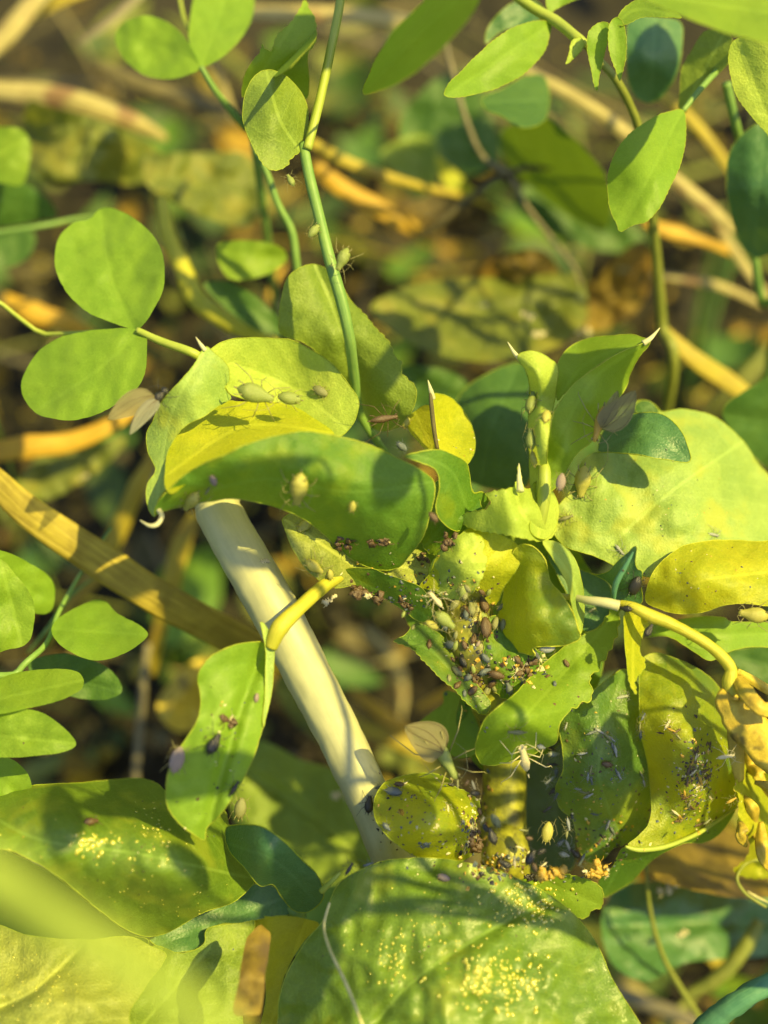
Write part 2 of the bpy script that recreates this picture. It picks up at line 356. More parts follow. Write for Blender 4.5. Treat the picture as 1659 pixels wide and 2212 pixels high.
S = {
 'stalk':  solid_mat('pale_stalk_skin', (.35, .36, .19), (.44, .44, .23), .5, .45, .12, (.8, .7, .3), streak=3, bump=.15),
 'crowd':  solid_mat('sticky_stem_skin', (.16, .17, .02), (.34, .34, .03), .9, .4, .25, (.55, .5, .03), bump=.6, dark=(.10, .10, .015)),
 'green':  solid_mat('green_stem_skin', (.12, .24, .05), (.20, .32, .07), .8, .45, .18, (.3, .45, .03), streak=2, bump=.25),
 'lime':   solid_mat('lime_stem_skin', (.26, .34, .04), (.36, .42, .07), .8, .45, .2, (.6, .65, .05), streak=2, bump=.25),
 'yellow': solid_mat('yellow_stem_skin', (.34, .36, .02), (.52, .48, .05), .8, .45, .25, (.8, .75, .04), streak=3.5, bump=.5),
 'olive':  solid_mat('olive_stem_skin', (.14, .17, .02), (.22, .24, .04), .8, .5, .12, (.3, .3, .03), streak=2, bump=.3),
 'teal':   solid_mat('teal_stem_skin', (.06, .18, .09), (.10, .25, .12), .8, .45, .12, (.2, .4, .1), streak=2),
 'straw':  solid_mat('straw', (.28, .24, .08), (.48, .42, .16), .4, .6, .25, (.6, .42, .12), streak=4, bump=.5, dark=(.22, .14, .06)),
 'straw_gold': solid_mat('golden_straw', (.30, .24, .02), (.46, .38, .035), .4, .5, .3, (.75, .62, .06), streak=4, bump=.5, dark=(.30, .22, .03)),
 'straw_olive': solid_mat('olive_straw', (.22, .17, .015), (.52, .43, .05), .35, .5, .35, (.62, .50, .04), streak=3.2, bump=.9, dark=(.24, .20, .02)),
 'straw_orange': solid_mat('orange_straw', (.38, .23, .015), (.54, .36, .03), .4, .5, .3, (.8, .55, .05), streak=4, bump=.5),
 'straw_grey': solid_mat('grey_straw', (.13, .12, .07), (.24, .21, .12), .5, .7, .1, (.4, .3, .2), streak=4, bump=.5),
 'brown':  solid_mat('brown_twig', (.055, .05, .018), (.12, .10, .035), .6, .7, 0, streak=3, bump=.6),
 'spine':  solid_mat('pale_leaf_tip', (.5, .5, .28), (.62, .6, .36), 1, .5, .3, (.7, .7, .4)),
 'dead':   solid_mat('dead_leaf', (.08, .06, .012), (.24, .17, .02), .35, .7, .3, (.6, .36, .06), bump=.9, dark=(.10, .07, .03)),
 'shrivel': solid_mat('shrivelled_leaf', (.40, .30, .03), (.58, .46, .05), .7, .45, .2, (.8, .6, .05), bump=1, dark=(.12, .10, .02)),
 'rot': solid_mat('rotten_leaf', (.010, .010, .003), (.028, .025, .006), .35, .8, .1, (.2, .12, .03), bump=.9, dark=(.02, .015, .008)),
 'soil':   solid_mat('soil', (.010, .009, .004), (.026, .022, .009), .25, .95, 0, bump=1),
 'fluff':  solid_mat('white_fluff', (.6, .56, .42), (.75, .72, .6), 2, .9, .3, (.8, .8, .6)),
 'hair':   solid_mat('fine_root', (.35, .34, .12), (.5, .46, .2), 1, .6),
}
# ---- insects
def bug_mat(name, c1, c2, rough=.35, trans=0, tcol=None, alpha=1.0): return solid_mat(name, c1, c2, 3.0, rough, trans, tcol, bump=.35, spec=.5, alpha=alpha)
K = {
 'green': bug_mat('green_aphid_skin', (.20, .27, .06), (.32, .38, .10), trans=.3, tcol=(.6, .6, .1)),
 'yellow': bug_mat('yellow_aphid_skin', (.36, .36, .07), (.50, .47, .10), trans=.3, tcol=(.7, .66, .1)),
 'leg': bug_mat('aphid_leg_skin', (.16, .15, .05), (.26, .24, .08)),
 'olive': bug_mat('olive_aphid_skin', (.12, .14, .05), (.2, .2, .08), .5),
 'mauve': bug_mat('mauve_aphid_skin', (.17, .13, .11), (.24, .19, .15), .6),
 'brown': bug_mat('brown_aphid_skin', (.045, .028, .012), (.12, .075, .03), .4),
 'black': bug_mat('black_bug_skin', (.012, .012, .012), (.03, .028, .02), .3),
 'slate': bug_mat('slate_aphid_skin', (.05, .07, .07), (.10, .12, .12), .35),
 'cream': bug_mat('cream_moult_skin', (.55, .50, .28), (.72, .66, .42), .5, .3, (.9, .85, .6)),
 'grey': bug_mat('grey_moult_skin', (.13, .15, .14), (.30, .32, .28), .4),
 'amber': bug_mat('amber_bug_skin', (.34, .2, .02), (.6, .42, .06), .35, .2, (.8, .5, .05)),
 'wing': bug_mat('smoky_wing', (.20, .18, .07), (.30, .27, .11), .3, .4, (.34, .30, .12), alpha=.75),
 'wingc': bug_mat('clear_wing', (.4, .42, .3), (.5, .5, .4), .25, .4, (.5, .5, .4), alpha=.45),
}
def lofted(prof, k=12, seed=0, rough=.0, V=None, F=None):
    """rings along x: (x, halfwidth, halfheight, zc)"""
    V = [] if V is None else V; F = [] if F is None else F; b = len(V); n = len(prof)
    for i, (x, hw, hh, zc) in enumerate(prof):
        for q in range(k):
            a = 2 * math.pi * q / k; s = 1 + rough * noise.noise(Vector((i * .9, q * .8, seed)))
            V.append(Vector((x, hw * math.cos(a) * s, zc + hh * math.sin(a) * s)))
    for i in range(n - 1):
        for q in range(k): F.append([b + i * k + q, b + (i + 1) * k + q, b + (i + 1) * k + (q + 1) % k, b + i * k + (q + 1) % k])
    F.append([b + q for q in range(k)]); F.append([b + (n - 1) * k + q for q in range(k)][::-1])
    return V, F
def limb(pts, r0, r1, V, F, k=5):
    C = [Vector(p) for p in pts]; n = len(C)
    return tube_geo(C, [r0 + (r1 - r0) * i / (n - 1) for i in range(n)], k, True, 1, V, F)
bug_cache = {}
def bug_mesh(kind, mat):
    key = (kind, mat)
    if key in bug_cache: return bug_cache[key]
    rs = random.Random(kind); V, F = [], []; cap = kind.rstrip('0123456789'); var = sum(map(ord, kind)) % 7
    # unit length 1 along +x (head at +x), belly at z=0
    if cap == 'aphid':
        prof = [(-.52, .012, .012, .17), (-.49, .05, .045, .17), (-.44, .11, .10, .18), (-.34, .19, .17, .2), (-.22, .245, .21, .21), (-.20, .238, .205, .21), (-.06, .255, .215, .21),
                (-.04, .248, .208, .21), (.08, .225, .185, .2), (.10, .215, .178, .2), (.2, .165, .14, .18), (.22, .155, .13, .18), (.32, .125, .11, .17), (.34, .115, .10, .17), (.40, .115, .095, .16), (.46, .08, .07, .15), (.49, .02, .02, .15)]
    elif cap == 'slim':
        prof = [(-.52, .01, .01, .15), (-.48, .04, .04, .15), (-.38, .09, .08, .16), (-.2, .13, .11, .17), (-.05, .14, .12, .17), (0, .13, .11, .17), (.12, .115, .1, .17), (.22, .09, .08, .16), (.32, .075, .07, .16), (.42, .08, .07, .15), (.48, .05, .04, .14), (.5, .01, .01, .14)]
    elif cap == 'nymph':
        prof = [(-.5, .02, .02, .15), (-.44, .13, .1, .16), (-.3, .22, .16, .17), (-.1, .27, .19, .18), (.1, .27, .19, .18), (.28, .21, .16, .17), (.42, .12, .1, .16), (.5, .02, .02, .15)]
    elif cap == 'moult':                                # split, collapsed skin
        prof = [(-.5, .02, .02, .05), (-.42, .08, .04, .06), (-.2, .13, .06, .08), (0, .11, .07, .1), (.15, .09, .05, .09), (.3, .1, .06, .08), (.42, .07, .04, .07), (.5, .01, .01, .06)]
    elif cap == 'fly':
        prof = [(-.6, .02, .02, .2), (-.5, .09, .08, .2), (-.3, .14, .13, .2), (-.1, .12, .12, .2), (-.02, .07, .08, .2), (.05, .14, .15, .22), (.2, .17, .18, .23), (.32, .1, .1, .2), (.36, .05, .06, .2), (.4, .12, .12, .2), (.48, .13, .12, .19), (.55, .05, .05, .18)]
    V, F = lofted(prof, 12, var, .06 if cap != 'moult' else .5)
    R = lambda a: rs.uniform(-a, a)
    lg = .8 if kind.endswith(('20', '21', '22', '23', '24')) else 1.0; lt = .75 * (.7 + .3 * lg)
    sp = {'aphid': 1.0, 'slim': 1.15, 'nymph': .75, 'moult': 1.1, 'fly': .9}[cap] * lg
    nbody = len(F)
    for sy in (-1, 1):
        for j, (x0, dx) in enumerate(((.26, .28), (.12, -.05), (-.02, -.42))):
            w0 = .10; kx, ky = x0 + dx * .6 * sp + R(.06), sy * (.30 + .06 * j) * sp + R(.03)
            ex, ey = x0 + dx * 1.5 * sp + R(.12), sy * (.46 + .08 * j + R(.05)) * sp
            limb([(x0, sy * w0, .12), (kx, ky, .26), ((kx + ex) / 2, (ky + ey) / 2, .14), (ex, ey, .0), (ex + dx * .2, ey + sy * .03, -.01)], .020 * lt, .009 * lt, V, F)
        limb([(.45, sy * .05, .17), (.52, sy * .12, .2), (.40, sy * .30, .26), (.1 + R(.1), sy * (.42 + R(.06)), .3), (-.2, sy * (.40 + R(.1)), .26)], .013 * lt, .005 * lt, V, F)
        if cap in ('aphid', 'slim', 'nymph'):
            limb([(-.30, sy * .12, .3), (-.40, sy * .16, .37), (-.52, sy * .19, .40)], .020, .013, V, F)
        nb = len(V); lofted([(.40, .004, .004, .2), (.415, .022, .022, .2), (.435, .03, .03, .2), (.455, .022, .022, .2), (.47, .004, .004, .2)], 6, 0, 0, V, F)
        for v in V[nb:]: v.y += sy * (.09 if cap != 'fly' else .12)
    limb([(-.5, 0, .16), (-.58, 0, .17), (-.62, 0, .16)], .03, .012, V, F)
    me = bpy.data.meshes.new(cap + '_body'); me.from_pydata([tuple(v) for v in V], [], F)
    me.polygons.foreach_set('use_smooth', [True] * len(F)); me.materials.append(K[mat]); me.materials.append(K[mat if cap == 'moult' or mat in ('black', 'brown', 'slate') else 'leg']); me.polygons.foreach_set('material_index', [0] * nbody + [1] * (len(F) - nbody)); me.update()
    bug_cache[key] = me; return me
def frame_at(x, y, d, ang, tilt=0, roll=0):
    """heading angle in the picture (0 = towards picture right, 90 = up), belly away from the lens"""
    a = math.radians(ang); X = RT * math.cos(a) + UP * math.sin(a); Z = -FW; Y = Z.cross(X)
    M = Matrix((X, Y, Z)).transposed()
    return M @ Matrix.Rotation(math.radians(tilt), 3, 'Y') @ Matrix.Rotation(math.radians(roll), 3, 'X')
BV = [None]
def build_surface():
    from mathutils.bvhtree import BVHTree
    V, F = [], []
    for o in bpy.data.objects:
        if o.type != 'MESH' or o.get('kind') or o.name.startswith(('seed_husk', 'leaf_tip')): continue
        b = len(V); w_ = wpos(o); V += [v.co + w_ for v in o.data.vertices]; F += [[b + i for i in p.vertices] for p in o.data.polygons]
    BV[0] = BVHTree.FromPolygons(V, F)
def seat(x, y, d, reach=6.0):
    """the plant surface behind photo position x, y: depth in mm and its normal, if near the depth asked for"""
    if BV[0] is None: return d, None
    p = at(x, y, 0); dr = (p - CAM).normalized(); hit = BV[0].ray_cast(CAM, dr)
    if hit[0] is None: return d, None
    dd = ((hit[0] - CAM).dot(FW) - FOCUS) * 1000
    if abs(dd - d) > reach: return d, None
    n = hit[1]; n = -n if n.dot(FW) > 0 else n
    return dd, n
def place(me, name, fr, x, y, d, ang, Lpx, tilt=0, roll=0, label=None, cat=None, group=None, sq=(1, 1, 1)):
    x, y = FR[fr](x, y); o = bpy.data.objects.new(name, me); COL.objects.link(o)
    d, nm = seat(x, y, d); M = frame_at(x, y, d, ang, tilt, roll)
    if nm is not None:
        nm = (nm - FW * .5).normalized(); M = (-FW).rotation_difference(nm).to_matrix() @ M
    s = Lpx * .86 * MMPX * 1e-3 * (FOCUS + d * .001) / FOCUS
    o.matrix_world = Matrix.Translation(at(x, y, d)) @ M.to_4x4() @ Matrix.Diagonal((s * sq[0], s * sq[1], s * sq[2], 1))
    return tag(o, label, cat, group)
def bug(kind, mat, fr, x, y, d, ang, Lpx, label=None, cat='aphid', name='aphid', group=None, tilt=0, roll=0, sq=(1, 1, 1)):
    return place(bug_mesh(kind, mat), name, fr, x, y, d, ang, Lpx, tilt, roll, label, cat, group, sq)
def wing(parent, Lw, Ww, ang, lift, mat='wing', x0=.15, y0=.1):
    """wing blade with veins, in the insect's own units"""
    V, F = [], []; n = 14; m = 6
    ca, sa = math.cos(math.radians(ang)), math.sin(math.radians(ang))
    def pt(t, u):
        w_ = Ww * (math.sin(math.pi * min(1, t ** .62)) ** .7 if t < 1 else 0) * .5 + .012 * (1 - t)
        X, Y = t * Lw, u * w_ - .12 * Ww * math.sin(math.pi * t)
        return Vector((x0 + X * ca - Y * sa, y0 + X * sa + Y * ca, .33 + lift * t + .02 * math.sin(6 * t) + .012 * math.cos(u * 5)))
    for i in range(n + 1):
        for j in range(m + 1): V.append(pt(i / n, j / m * 2 - 1))
    for i in range(n):
        for j in range(m):
            a = i * (m + 1) + j; F.append([a, a + 1, a + m + 2, a + m + 1])
    me = bpy.data.meshes.new('wing'); nf = len(F)
    for (u0, u1, t1) in ((-.9, -.85, .96), (-.2, .5, .9), (-.2, -.3, .97), (0, .8, .6)):
        tube_geo([pt(.02 + (t1 - .02) * i / 8, u0 + (u1 - u0) * i / 8) + Vector((0, 0, .004)) for i in range(9)], [.007 - .0005 * i for i in range(9)], 5, True, 1, V, F)
    me.from_pydata([tuple(v) for v in V], [], F); me.materials.append(K[mat]); me.materials.append(K['brown'])
    me.polygons.foreach_set('material_index', [0] * nf + [1] * (len(F) - nf)); me.polygons.foreach_set('use_smooth', [True] * len(F)); me.update()
    o = bpy.data.objects.new('wing', me); COL.objects.link(o); o.parent = parent
    return o
def crumb(fr, x, y, d, Lpx, mat, label, cat='debris', name='debris', group=None, seed=1, ratio=.6, ang=0, lumps=6):
    lumps = int(lumps * 2.2)
    """ragged clot of shed skins: several crumpled flakes grown together"""
    rs = random.Random(seed); V, F = [], []
    for j in range(lumps):
        c = Vector((rs.uniform(-.4, .4), rs.uniform(-.4, .4) * ratio, rs.uniform(0, .12))); r = rs.uniform(.07, .19)
        nb = len(V); lofted([(-r, .01, .01, 0), (-r * .7, r * .6, r * .35, 0), (0, r * .8, r * .5, 0), (r * .6, r * .55, r * .3, 0), (r, .01, .01, 0)], 8, j + seed, 1.3, V, F)
        M = Matrix.Rotation(rs.uniform(0, 6.3), 3, 'Z') @ Matrix.Rotation(rs.uniform(-.6, .6), 3, 'X')
        for q in range(nb, len(V)): V[q] = M @ V[q] + c + Vector((noise.noise(V[q] * 9 + c * 5), noise.noise(V[q] * 9 - c * 5), noise.noise(V[q] * 9 + c * 8))) * .07
    for j in range(4):
        a = rs.uniform(0, 6.3); p = Vector((math.cos(a) * .4, math.sin(a) * .4 * ratio, .1))
        limb([p * .5, p, p * 1.3 + Vector((0, 0, rs.uniform(-.05, .15))), p * 1.6], .02, .008, V, F)
    me = bpy.data.meshes.new(name); me.from_pydata([tuple(v) for v in V], [], F); me.materials.append(K[mat]); me.polygons.foreach_set('use_smooth', [True] * len(F)); me.update()
    return place(me, name, fr, x, y, d, ang, Lpx, 0, 0, label, cat, group)

# ================================================================== SETTING
def ground():
    n = 150; V = []; F = []
    ax = np.concatenate([-np.geomspace(12, .13, 25), np.linspace(-.12, .12, n - 50), np.geomspace(.13, 12, 25)])
    for y in ax:
        for x in ax:
            z = GROUND_Z + (.006 * noise.noise(Vector((x * 30, y * 30, 0))) + .003 * noise.noise(Vector((x * 120, y * 120, 3))) + .0015 * noise.noise(Vector((x * 400, y * 400, 6)))) * (1 if abs(x) < .3 and abs(y) < .3 else .4)
            V.append(Vector((x, y, z)))
    for i in range(n - 1):
        for j in range(n - 1):
            a = i * n + j; F.append([a, a + 1, a + n + 1, a + n])
    o = mesh_obj('ground', V, F, S['soil']); o['kind'] = 'structure'
ground()
def litter(name, count, mats, size, spread, zr, seed, curled=1.0):
    rs = random.Random(seed); V, F, fm = [], [], []
    for _ in range(count):
        x = rs.uniform(-spread, spread); y = rs.uniform(-.05, .13) if spread < .1 else rs.uniform(-spread, spread); z = GROUND_Z + .003 + rs.uniform(0, zr)
        Lg = size * rs.uniform(.4, 1.7); Wd = Lg * rs.uniform(.25, .8); M = Matrix.Rotation(rs.uniform(0, 6.3), 3, 'Z') @ Matrix.Rotation(rs.uniform(-.7, .7), 3, 'X') @ Matrix.Rotation(rs.uniform(-.6, .6), 3, 'Y')
        b = len(V); cu = rs.uniform(.3, 1.5) * curled; mi = rs.randrange(len(mats))
        for i in range(6):
            for j in range(5):
                u, v = i / 5 * 2 - 1, j / 4 * 2 - 1; wv = Wd * (1 - abs(u) ** 2.2) * .5 + .0001
                p = Vector((u * Lg * .5, v * wv, cu * (v * wv) ** 2 / max(Wd, 1e-5) + cu * .3 * Lg * u * u + .0005 * noise.noise(Vector((u * 3, v * 3, b)))))
                V.append(M @ p + Vector((x, y, z)))
        for i in range(5):
            for j in range(4): F.append([b + i * 5 + j, b + (i + 1) * 5 + j, b + (i + 1) * 5 + j + 1, b + i * 5 + j + 1]); fm.append(mi)
    o = mesh_obj(name, V, F, None, mats=mats, fmat=fm); tag(o, kind='stuff'); return o
litter('dead_leaf_litter', 460, [S['rot'], S['rot'], S['rot'], S['rot'], S['dead'], L['olive'], S['brown'], S['straw_orange'], S['rot']], .006, .09, .012, 3)
litter('low_weeds', 230, [L['shade'], L['shade'], L['olive'], L['shade'], L['deep'], L['under']], .009, .09, .022, 5, .6)
litter('leaf_crumbs', 2600, [S['rot'], S['rot'], S['rot'], S['dead'], L['olive'], S['brown'], S['straw_gold']], .0022, .09, .014, 6, .6)
litter('dead_leaf_litter', 1500, [S['dead'], S['rot'], L['olive'], L['deep'], S['brown']], .014, .5, .008, 9)
def straw_litter():
    rs = random.Random(11); V, F, fm = [], [], []
    for _ in range(240):
        x, y = rs.uniform(-.09, .09), rs.uniform(-.05, .13); a = rs.gauss(-.5, .9); z = GROUND_Z + .004 + rs.uniform(0, .024)
        l = rs.uniform(.012, .05); r = rs.uniform(.0001, .00042) if rs.random() < .8 else rs.uniform(.0005, .001); c = Vector((x, y, z)); dv = Vector((math.cos(a), math.sin(a), rs.uniform(-.25, .25))); sv = Vector((-dv.y, dv.x, rs.uniform(-.5, .5)))
        nf = len(F); cu = rs.uniform(-.35, .35); tube_geo([c + dv * l * t + sv * l * cu * t * t + Vector((noise.noise(c * 90 + dv * t), noise.noise(c * 80 - dv * t), 0)) * .002 for t in (-.5, -.3, -.1, .1, .3, .5)], [r * .5, r, r, r, r * .8, r * .2], 5, True, .35, V, F)
        fm += [rs.randrange(7)] * (len(F) - nf)
    o = mesh_obj('straw_litter', V, F, None, mats=[S['straw'], S['straw_gold'], S['brown'], S['brown'], S['olive'], S['olive'], S['straw_grey']], fmat=fm); tag(o, kind='stuff')
straw_litter()

# ================================================================== STRAWS, BLADES AND TWIGS BEHIND
def straw(fr, pts, w_, mat, label, name='dry_grass_blade', cat='dry grass', fold=.3, twist=0, ends=1):
    P = conv(fr, pts)
    o = blade(None, fr, pts, w_, S[mat], name, fold, twist, seed=len(bpy.data.objects)); tag(o, label, cat); return o
def twig(fr, pts, r, mat, label, name='twig', cat='twig'):
    o = tube(None, fr, pts, r, S[mat], name, n=9, bumpy=.25); tag(o, label, cat); return o
straw('d', [(-40, 1010, 9), (60, 1105, 9), (200, 1200, 10), (340, 1290, 11), (480, 1365, 14), (620, 1430, 19), (720, 1480, 26)], [26, 38, 42, 43, 41, 36, 20], 'straw_olive', 'wide olive yellow dry blade slanting down from the edge to behind the pale stalk', fold=.12)
straw('d', [(-60, 985, 30), (60, 965, 30), (150, 955, 31), (245, 915, 32), (300, 880, 34)], [26, 30, 27, 20, 5], 'straw_orange', 'orange dry blade lying level just below the round two leaflet clover', fold=.35)
straw('d', [(345, 965, 34), (300, 1045, 34), (262, 1130, 36), (215, 1230, 38), (150, 1310, 41), (100, 1400, 45)], [10, 24, 25, 26, 18, 6], 'straw_gold', 'golden bent dry blade hanging behind the wide olive blade', fold=.3)
straw('d', [(420, 1110, 36), (390, 1180, 37), (370, 1260, 38), (340, 1380, 42), (330, 1460, 45)], [16, 30, 26, 20, 5], 'straw_gold', 'short golden dry strip under the tip of the boat shaped leaf', fold=.2, twist=60)
straw('d', [(-30, 190, 44), (80, 200, 43), (190, 225, 42), (290, 262, 43), (360, 300, 46)], [26, 32, 32, 26, 10], 'straw', 'thick pale cream dry stalk lying near the blurred olive leaf mass', fold=.5)
straw('d', [(-60, 140, 46), (20, 60, 46), (90, -20, 47), (150, -90, 48)], [28, 30, 28, 20], 'straw', 'thick pale dry stalk crossing the very top corner', fold=.5)
straw('d', [(60, 40, 52), (150, -10, 52), (260, -40, 54)], [14, 16, 10], 'straw_gold', 'short golden straw beside the corner stalk')
straw('d', [(170, 95, 42), (225, 55, 42), (290, 0, 43), (330, -40, 44)], [5, 10, 12, 9], 'straw_grey', 'thin grey straw leaning above the upper two leaflet clover')
straw('d', [(210, 140, 50), (330, 190, 50), (420, 220, 51), (500, 252, 52), (570, 300, 54)], [16, 24, 24, 20, 8], 'brown', 'purplish brown flat stalk under the upper two leaflet clover', fold=.4)
straw('d', [(450, 120, 46), (480, 180, 47), (500, 240, 48)], [6, 10, 7], 'straw', 'short pinkish straw stub beside the upper clover stem')
straw('d', [(520, 22, 46), (640, 28, 46), (760, 32, 47), (860, 42, 48), (960, 60, 50)], [18, 24, 24, 20, 8], 'straw', 'broad pale straw lying level at the top behind the tall vine stem', fold=.4)
straw('d', [(670, 305, 34), (740, 345, 34), (830, 378, 35), (920, 405, 37), (1010, 425, 39), (1080, 460, 42)], [12, 15, 12, 9, 8, 4], 'straw_gold', 'thin golden straw running from the vine stem towards the grey twig fork')
straw('d', [(675, 350, 38), (730, 400, 39), (800, 440, 40), (870, 480, 41), (930, 520, 43)], [16, 26, 26, 24, 8], 'straw_orange', 'broad orange and lilac faded straw slanting beside the vine stem', fold=.3)
straw('d', [(1080, 110, 36), (1160, 165, 35), (1250, 215, 34), (1350, 285, 34), (1440, 370, 35), (1540, 455, 36), (1590, 500, 38)], [12, 20, 18, 17, 17, 22, 10], 'straw', 'long brown straw crossing behind the upright oval leaflet', fold=.6)
straw('d', [(1400, 190, 42), (1470, 235, 42), (1530, 300, 42), (1580, 370, 43), (1650, 470, 45)], [10, 14, 14, 12, 9], 'straw_gold', 'golden straw slanting under the dark hanging leaflet')
straw('d', [(1540, 470, 40), (1580, 530, 40), (1620, 590, 41), (1690, 680, 43)], [9, 14, 12, 8], 'straw', 'narrow dull straw going down beside the dark edge leaflet')
straw('d', [(1390, 480, 38), (1450, 500, 38), (1530, 520, 39), (1600, 560, 41)], [8, 22, 18, 6], 'straw_orange', 'stubby bright orange straw behind the green upright stem', fold=.2)
straw('d', [(1330, 580, 44), (1460, 600, 44), (1560, 620, 45), (1650, 660, 46)], [5, 10, 12, 8], 'straw', 'thin brown straw low behind the two upright stems')
straw('d', [(1420, 700, 30), (1500, 775, 30), (1570, 822, 31), (1650, 880, 32)], [10, 24, 25, 14], 'straw_gold', 'wide lemon yellow blade in the dark gap above the big pale leaf', fold=.1)
straw('d', [(560, 690, 45), (590, 620, 46), (620, 560, 47)], [6, 8, 5], 'straw_orange', 'tiny orange straw stub beside the blurred pale leaflet')
straw('d', [(10, 640, 42), (70, 675, 42), (150, 700, 43), (210, 730, 45)], [12, 30, 26, 8], 'straw_orange', 'short orange straw piece behind the big round clover leaflets', fold=.3)
straw('d', [(700, 1500, 52), (760, 1560, 50), (860, 1600, 49), (930, 1640, 50)], [10, 22, 26, 10], 'straw_gold', 'golden strip in the dark gap right of the pale stalk')
straw('d', [(760, 1490, 50), (830, 1545, 48), (900, 1590, 50)], [6, 20, 8], 'straw_orange', 'small vivid orange strip in the gap above the grey winged aphid')
straw('d', [(1010, 1470, 44), (960, 1500, 44), (900, 1530, 45)], [5, 15, 6], 'straw_orange', 'small orange fleck of straw below the toothed hanging leaf tip')
twig('B', [(265, 150, 30), (280, 240, 30), (320, 400, 30), (370, 560, 30), (430, 680, 31), (530, 745, 32)], [5, 6, 7, 7, 7, 9], 'straw_grey', 'thin grey twig bending down from the top leaflets to the fork')
twig('B', [(140, 1040, 36), (250, 960, 34), (380, 850, 33), (530, 750, 32), (640, 725, 33), (720, 730, 35)], [6, 9, 9, 8, 9, 4], 'brown', 'brown twig slanting up to the fork from the lilac straw')
twig('B', [(545, 760, 32), (610, 880, 33), (690, 990, 35), (790, 1110, 37), (840, 1200, 38), (870, 1400, 42)], [6, 7, 7, 6, 5, 4], 'straw_grey', 'thin twig going down from the fork over the dead brown leaf')
twig('d', [(200, 1250, 18), (150, 1290, 17), (105, 1355, 16), (60, 1410, 18)], [2, 5, 5, 3], 'green', 'thin curved green stalk reaching the low leafy clover', 'grass_stalk', 'grass')
twig('d', [(320, 1390, 40), (310, 1480, 40), (300, 1600, 42), (290, 1720, 44)], [10, 12, 12, 9], 'straw_grey', 'blurred bluish grey stem standing behind the low clover')
twig('d', [(350, 430, 28), (362, 500, 27), (395, 580, 26), (430, 650, 25), (500, 700, 24), (590, 745, 24), (660, 800, 26)], [16, 20, 24, 26, 24, 18, 12], 'yellow', 'thick lemon yellow bent stem passing behind the round clover', 'bent_stem', 'plant stem')
twig('d', [(-30, 505, 26), (80, 490, 26), (170, 472, 28), (240, 470, 31)], [6, 7, 6, 2], 'green', 'short level green stem beside the dark edge leaf', 'weed_shoot', 'plant stem')
twig('d', [(1395, 1840, 14), (1402, 1950, 16), (1430, 2060, 18), (1480, 2150, 20), (1540, 2240, 22)], [4, 5, 6, 8, 8], 'olive', 'thin curving olive stem over the dark hole low down', 'weed_shoot', 'plant stem')
twig('d', [(1480, 2260, 2), (1545, 2200, 1), (1610, 2155, 0), (1720, 2090, 0)], [24, 26, 24, 20], 'teal', 'smooth blue green stem in the very bottom corner', 'weed_shoot', 'plant stem')
twig('d', [(1655, 1960, 8), (1610, 1930, 8), (1592, 1895, 8), (1615, 1862, 9), (1655, 1860, 10), (1700, 1880, 12)], [3, 4, 4, 4, 4, 3], 'olive', 'curled thin tendril below the shrivelled yellow leaf', 'tendril', 'tendril')
twig('d', [(1660, 1950, 9), (1630, 1935, 9), (1615, 1925, 9)], [2, 3, 1], 'hair', 'tiny pale root hair beside the curled tendril', 'tendril', 'tendril')
twig('d', [(1640, 1990, 24), (1600, 2060, 24), (1540, 2120, 25), (1480, 2150, 26)], [16, 20, 20, 12], 'olive', 'blurred olive stalk leaning into the low dark hole', 'weed_shoot', 'plant stem')
def floor_leaf(fr, out, dep, rib, mat, label, name='weed_leaf', cat='leaf', **kw):
    o = leaf(None, fr, out, dep, rib, mat, name, **kw); tag(o, label, cat); return o
floor_leaf('d', [(829, 640), (900, 612), (1000, 600), (1120, 598), (1240, 592), (1268, 640), (1262, 700), (1190, 755), (1060, 782), (930, 760), (850, 715), (800, 670)], [(829, 640, 34), (1250, 600, 40), (1060, 780, 30), (1000, 680, 34)], [(820, 670), (1050, 670), (1260, 650)], L['olive'], 'broad blurred olive leaf with a blue spot behind the folded pale leaf', wav=1.0, crease=.8)
floor_leaf('d', [(1020, 600), (1050, 565), (1120, 540), (1180, 545), (1220, 600), (1250, 620), (1300, 590), (1340, 545), (1395, 520), (1410, 580), (1390, 650), (1340, 700), (1270, 715), (1200, 650), (1100, 640)], [(1020, 600, 42), (1400, 560, 42), (1200, 560, 36), (1300, 700, 44), (1250, 620, 47)], [(1020, 600), (1200, 600), (1390, 560)], S['dead'], 'crumpled brown and orange dead leaf under the thin twig', 'dead_leaf', 'dead leaf', wav=2.5)
floor_leaf('d', [(50, 300), (60, 220), (120, 235), (200, 255), (290, 290), (345, 330), (330, 380), (280, 400), (200, 390), (120, 400), (60, 360)], [(50, 300, 40), (300, 300, 44), (150, 390, 38), (200, 300, 36)], [(50, 300), (330, 350)], L['olive'], 'crumpled dull olive leaf just below the pale cream stalk', wav=2.5)
floor_leaf('d', [(310, 340), (370, 330), (430, 330), (520, 330), (560, 370), (570, 440), (530, 490), (440, 470), (380, 440), (320, 400)], [(310, 340, 36), (560, 380, 40), (420, 460, 34)], [(320, 370), (560, 430)], L['olive'], 'crumpled yellowish olive leaf above the blurred pale leaflet', wav=2.2)
floor_leaf('d', [(470, 560), (468, 530), (500, 520), (560, 522), (605, 532), (620, 560), (585, 588), (530, 606), (490, 598)], [20], [(475, 545), (612, 560)], L['fresh'], 'small blurred pale green leaflet beside the yellow bent stem', wav=.5)
floor_leaf('d', [(440, 615), (480, 605), (530, 625), (580, 665), (615, 710), (600, 722), (540, 705), (480, 660)], [22], [(440, 610), (610, 720)], L['deep'], 'narrow dark green leaf slanting beside the yellow bent stem', wav=.5)
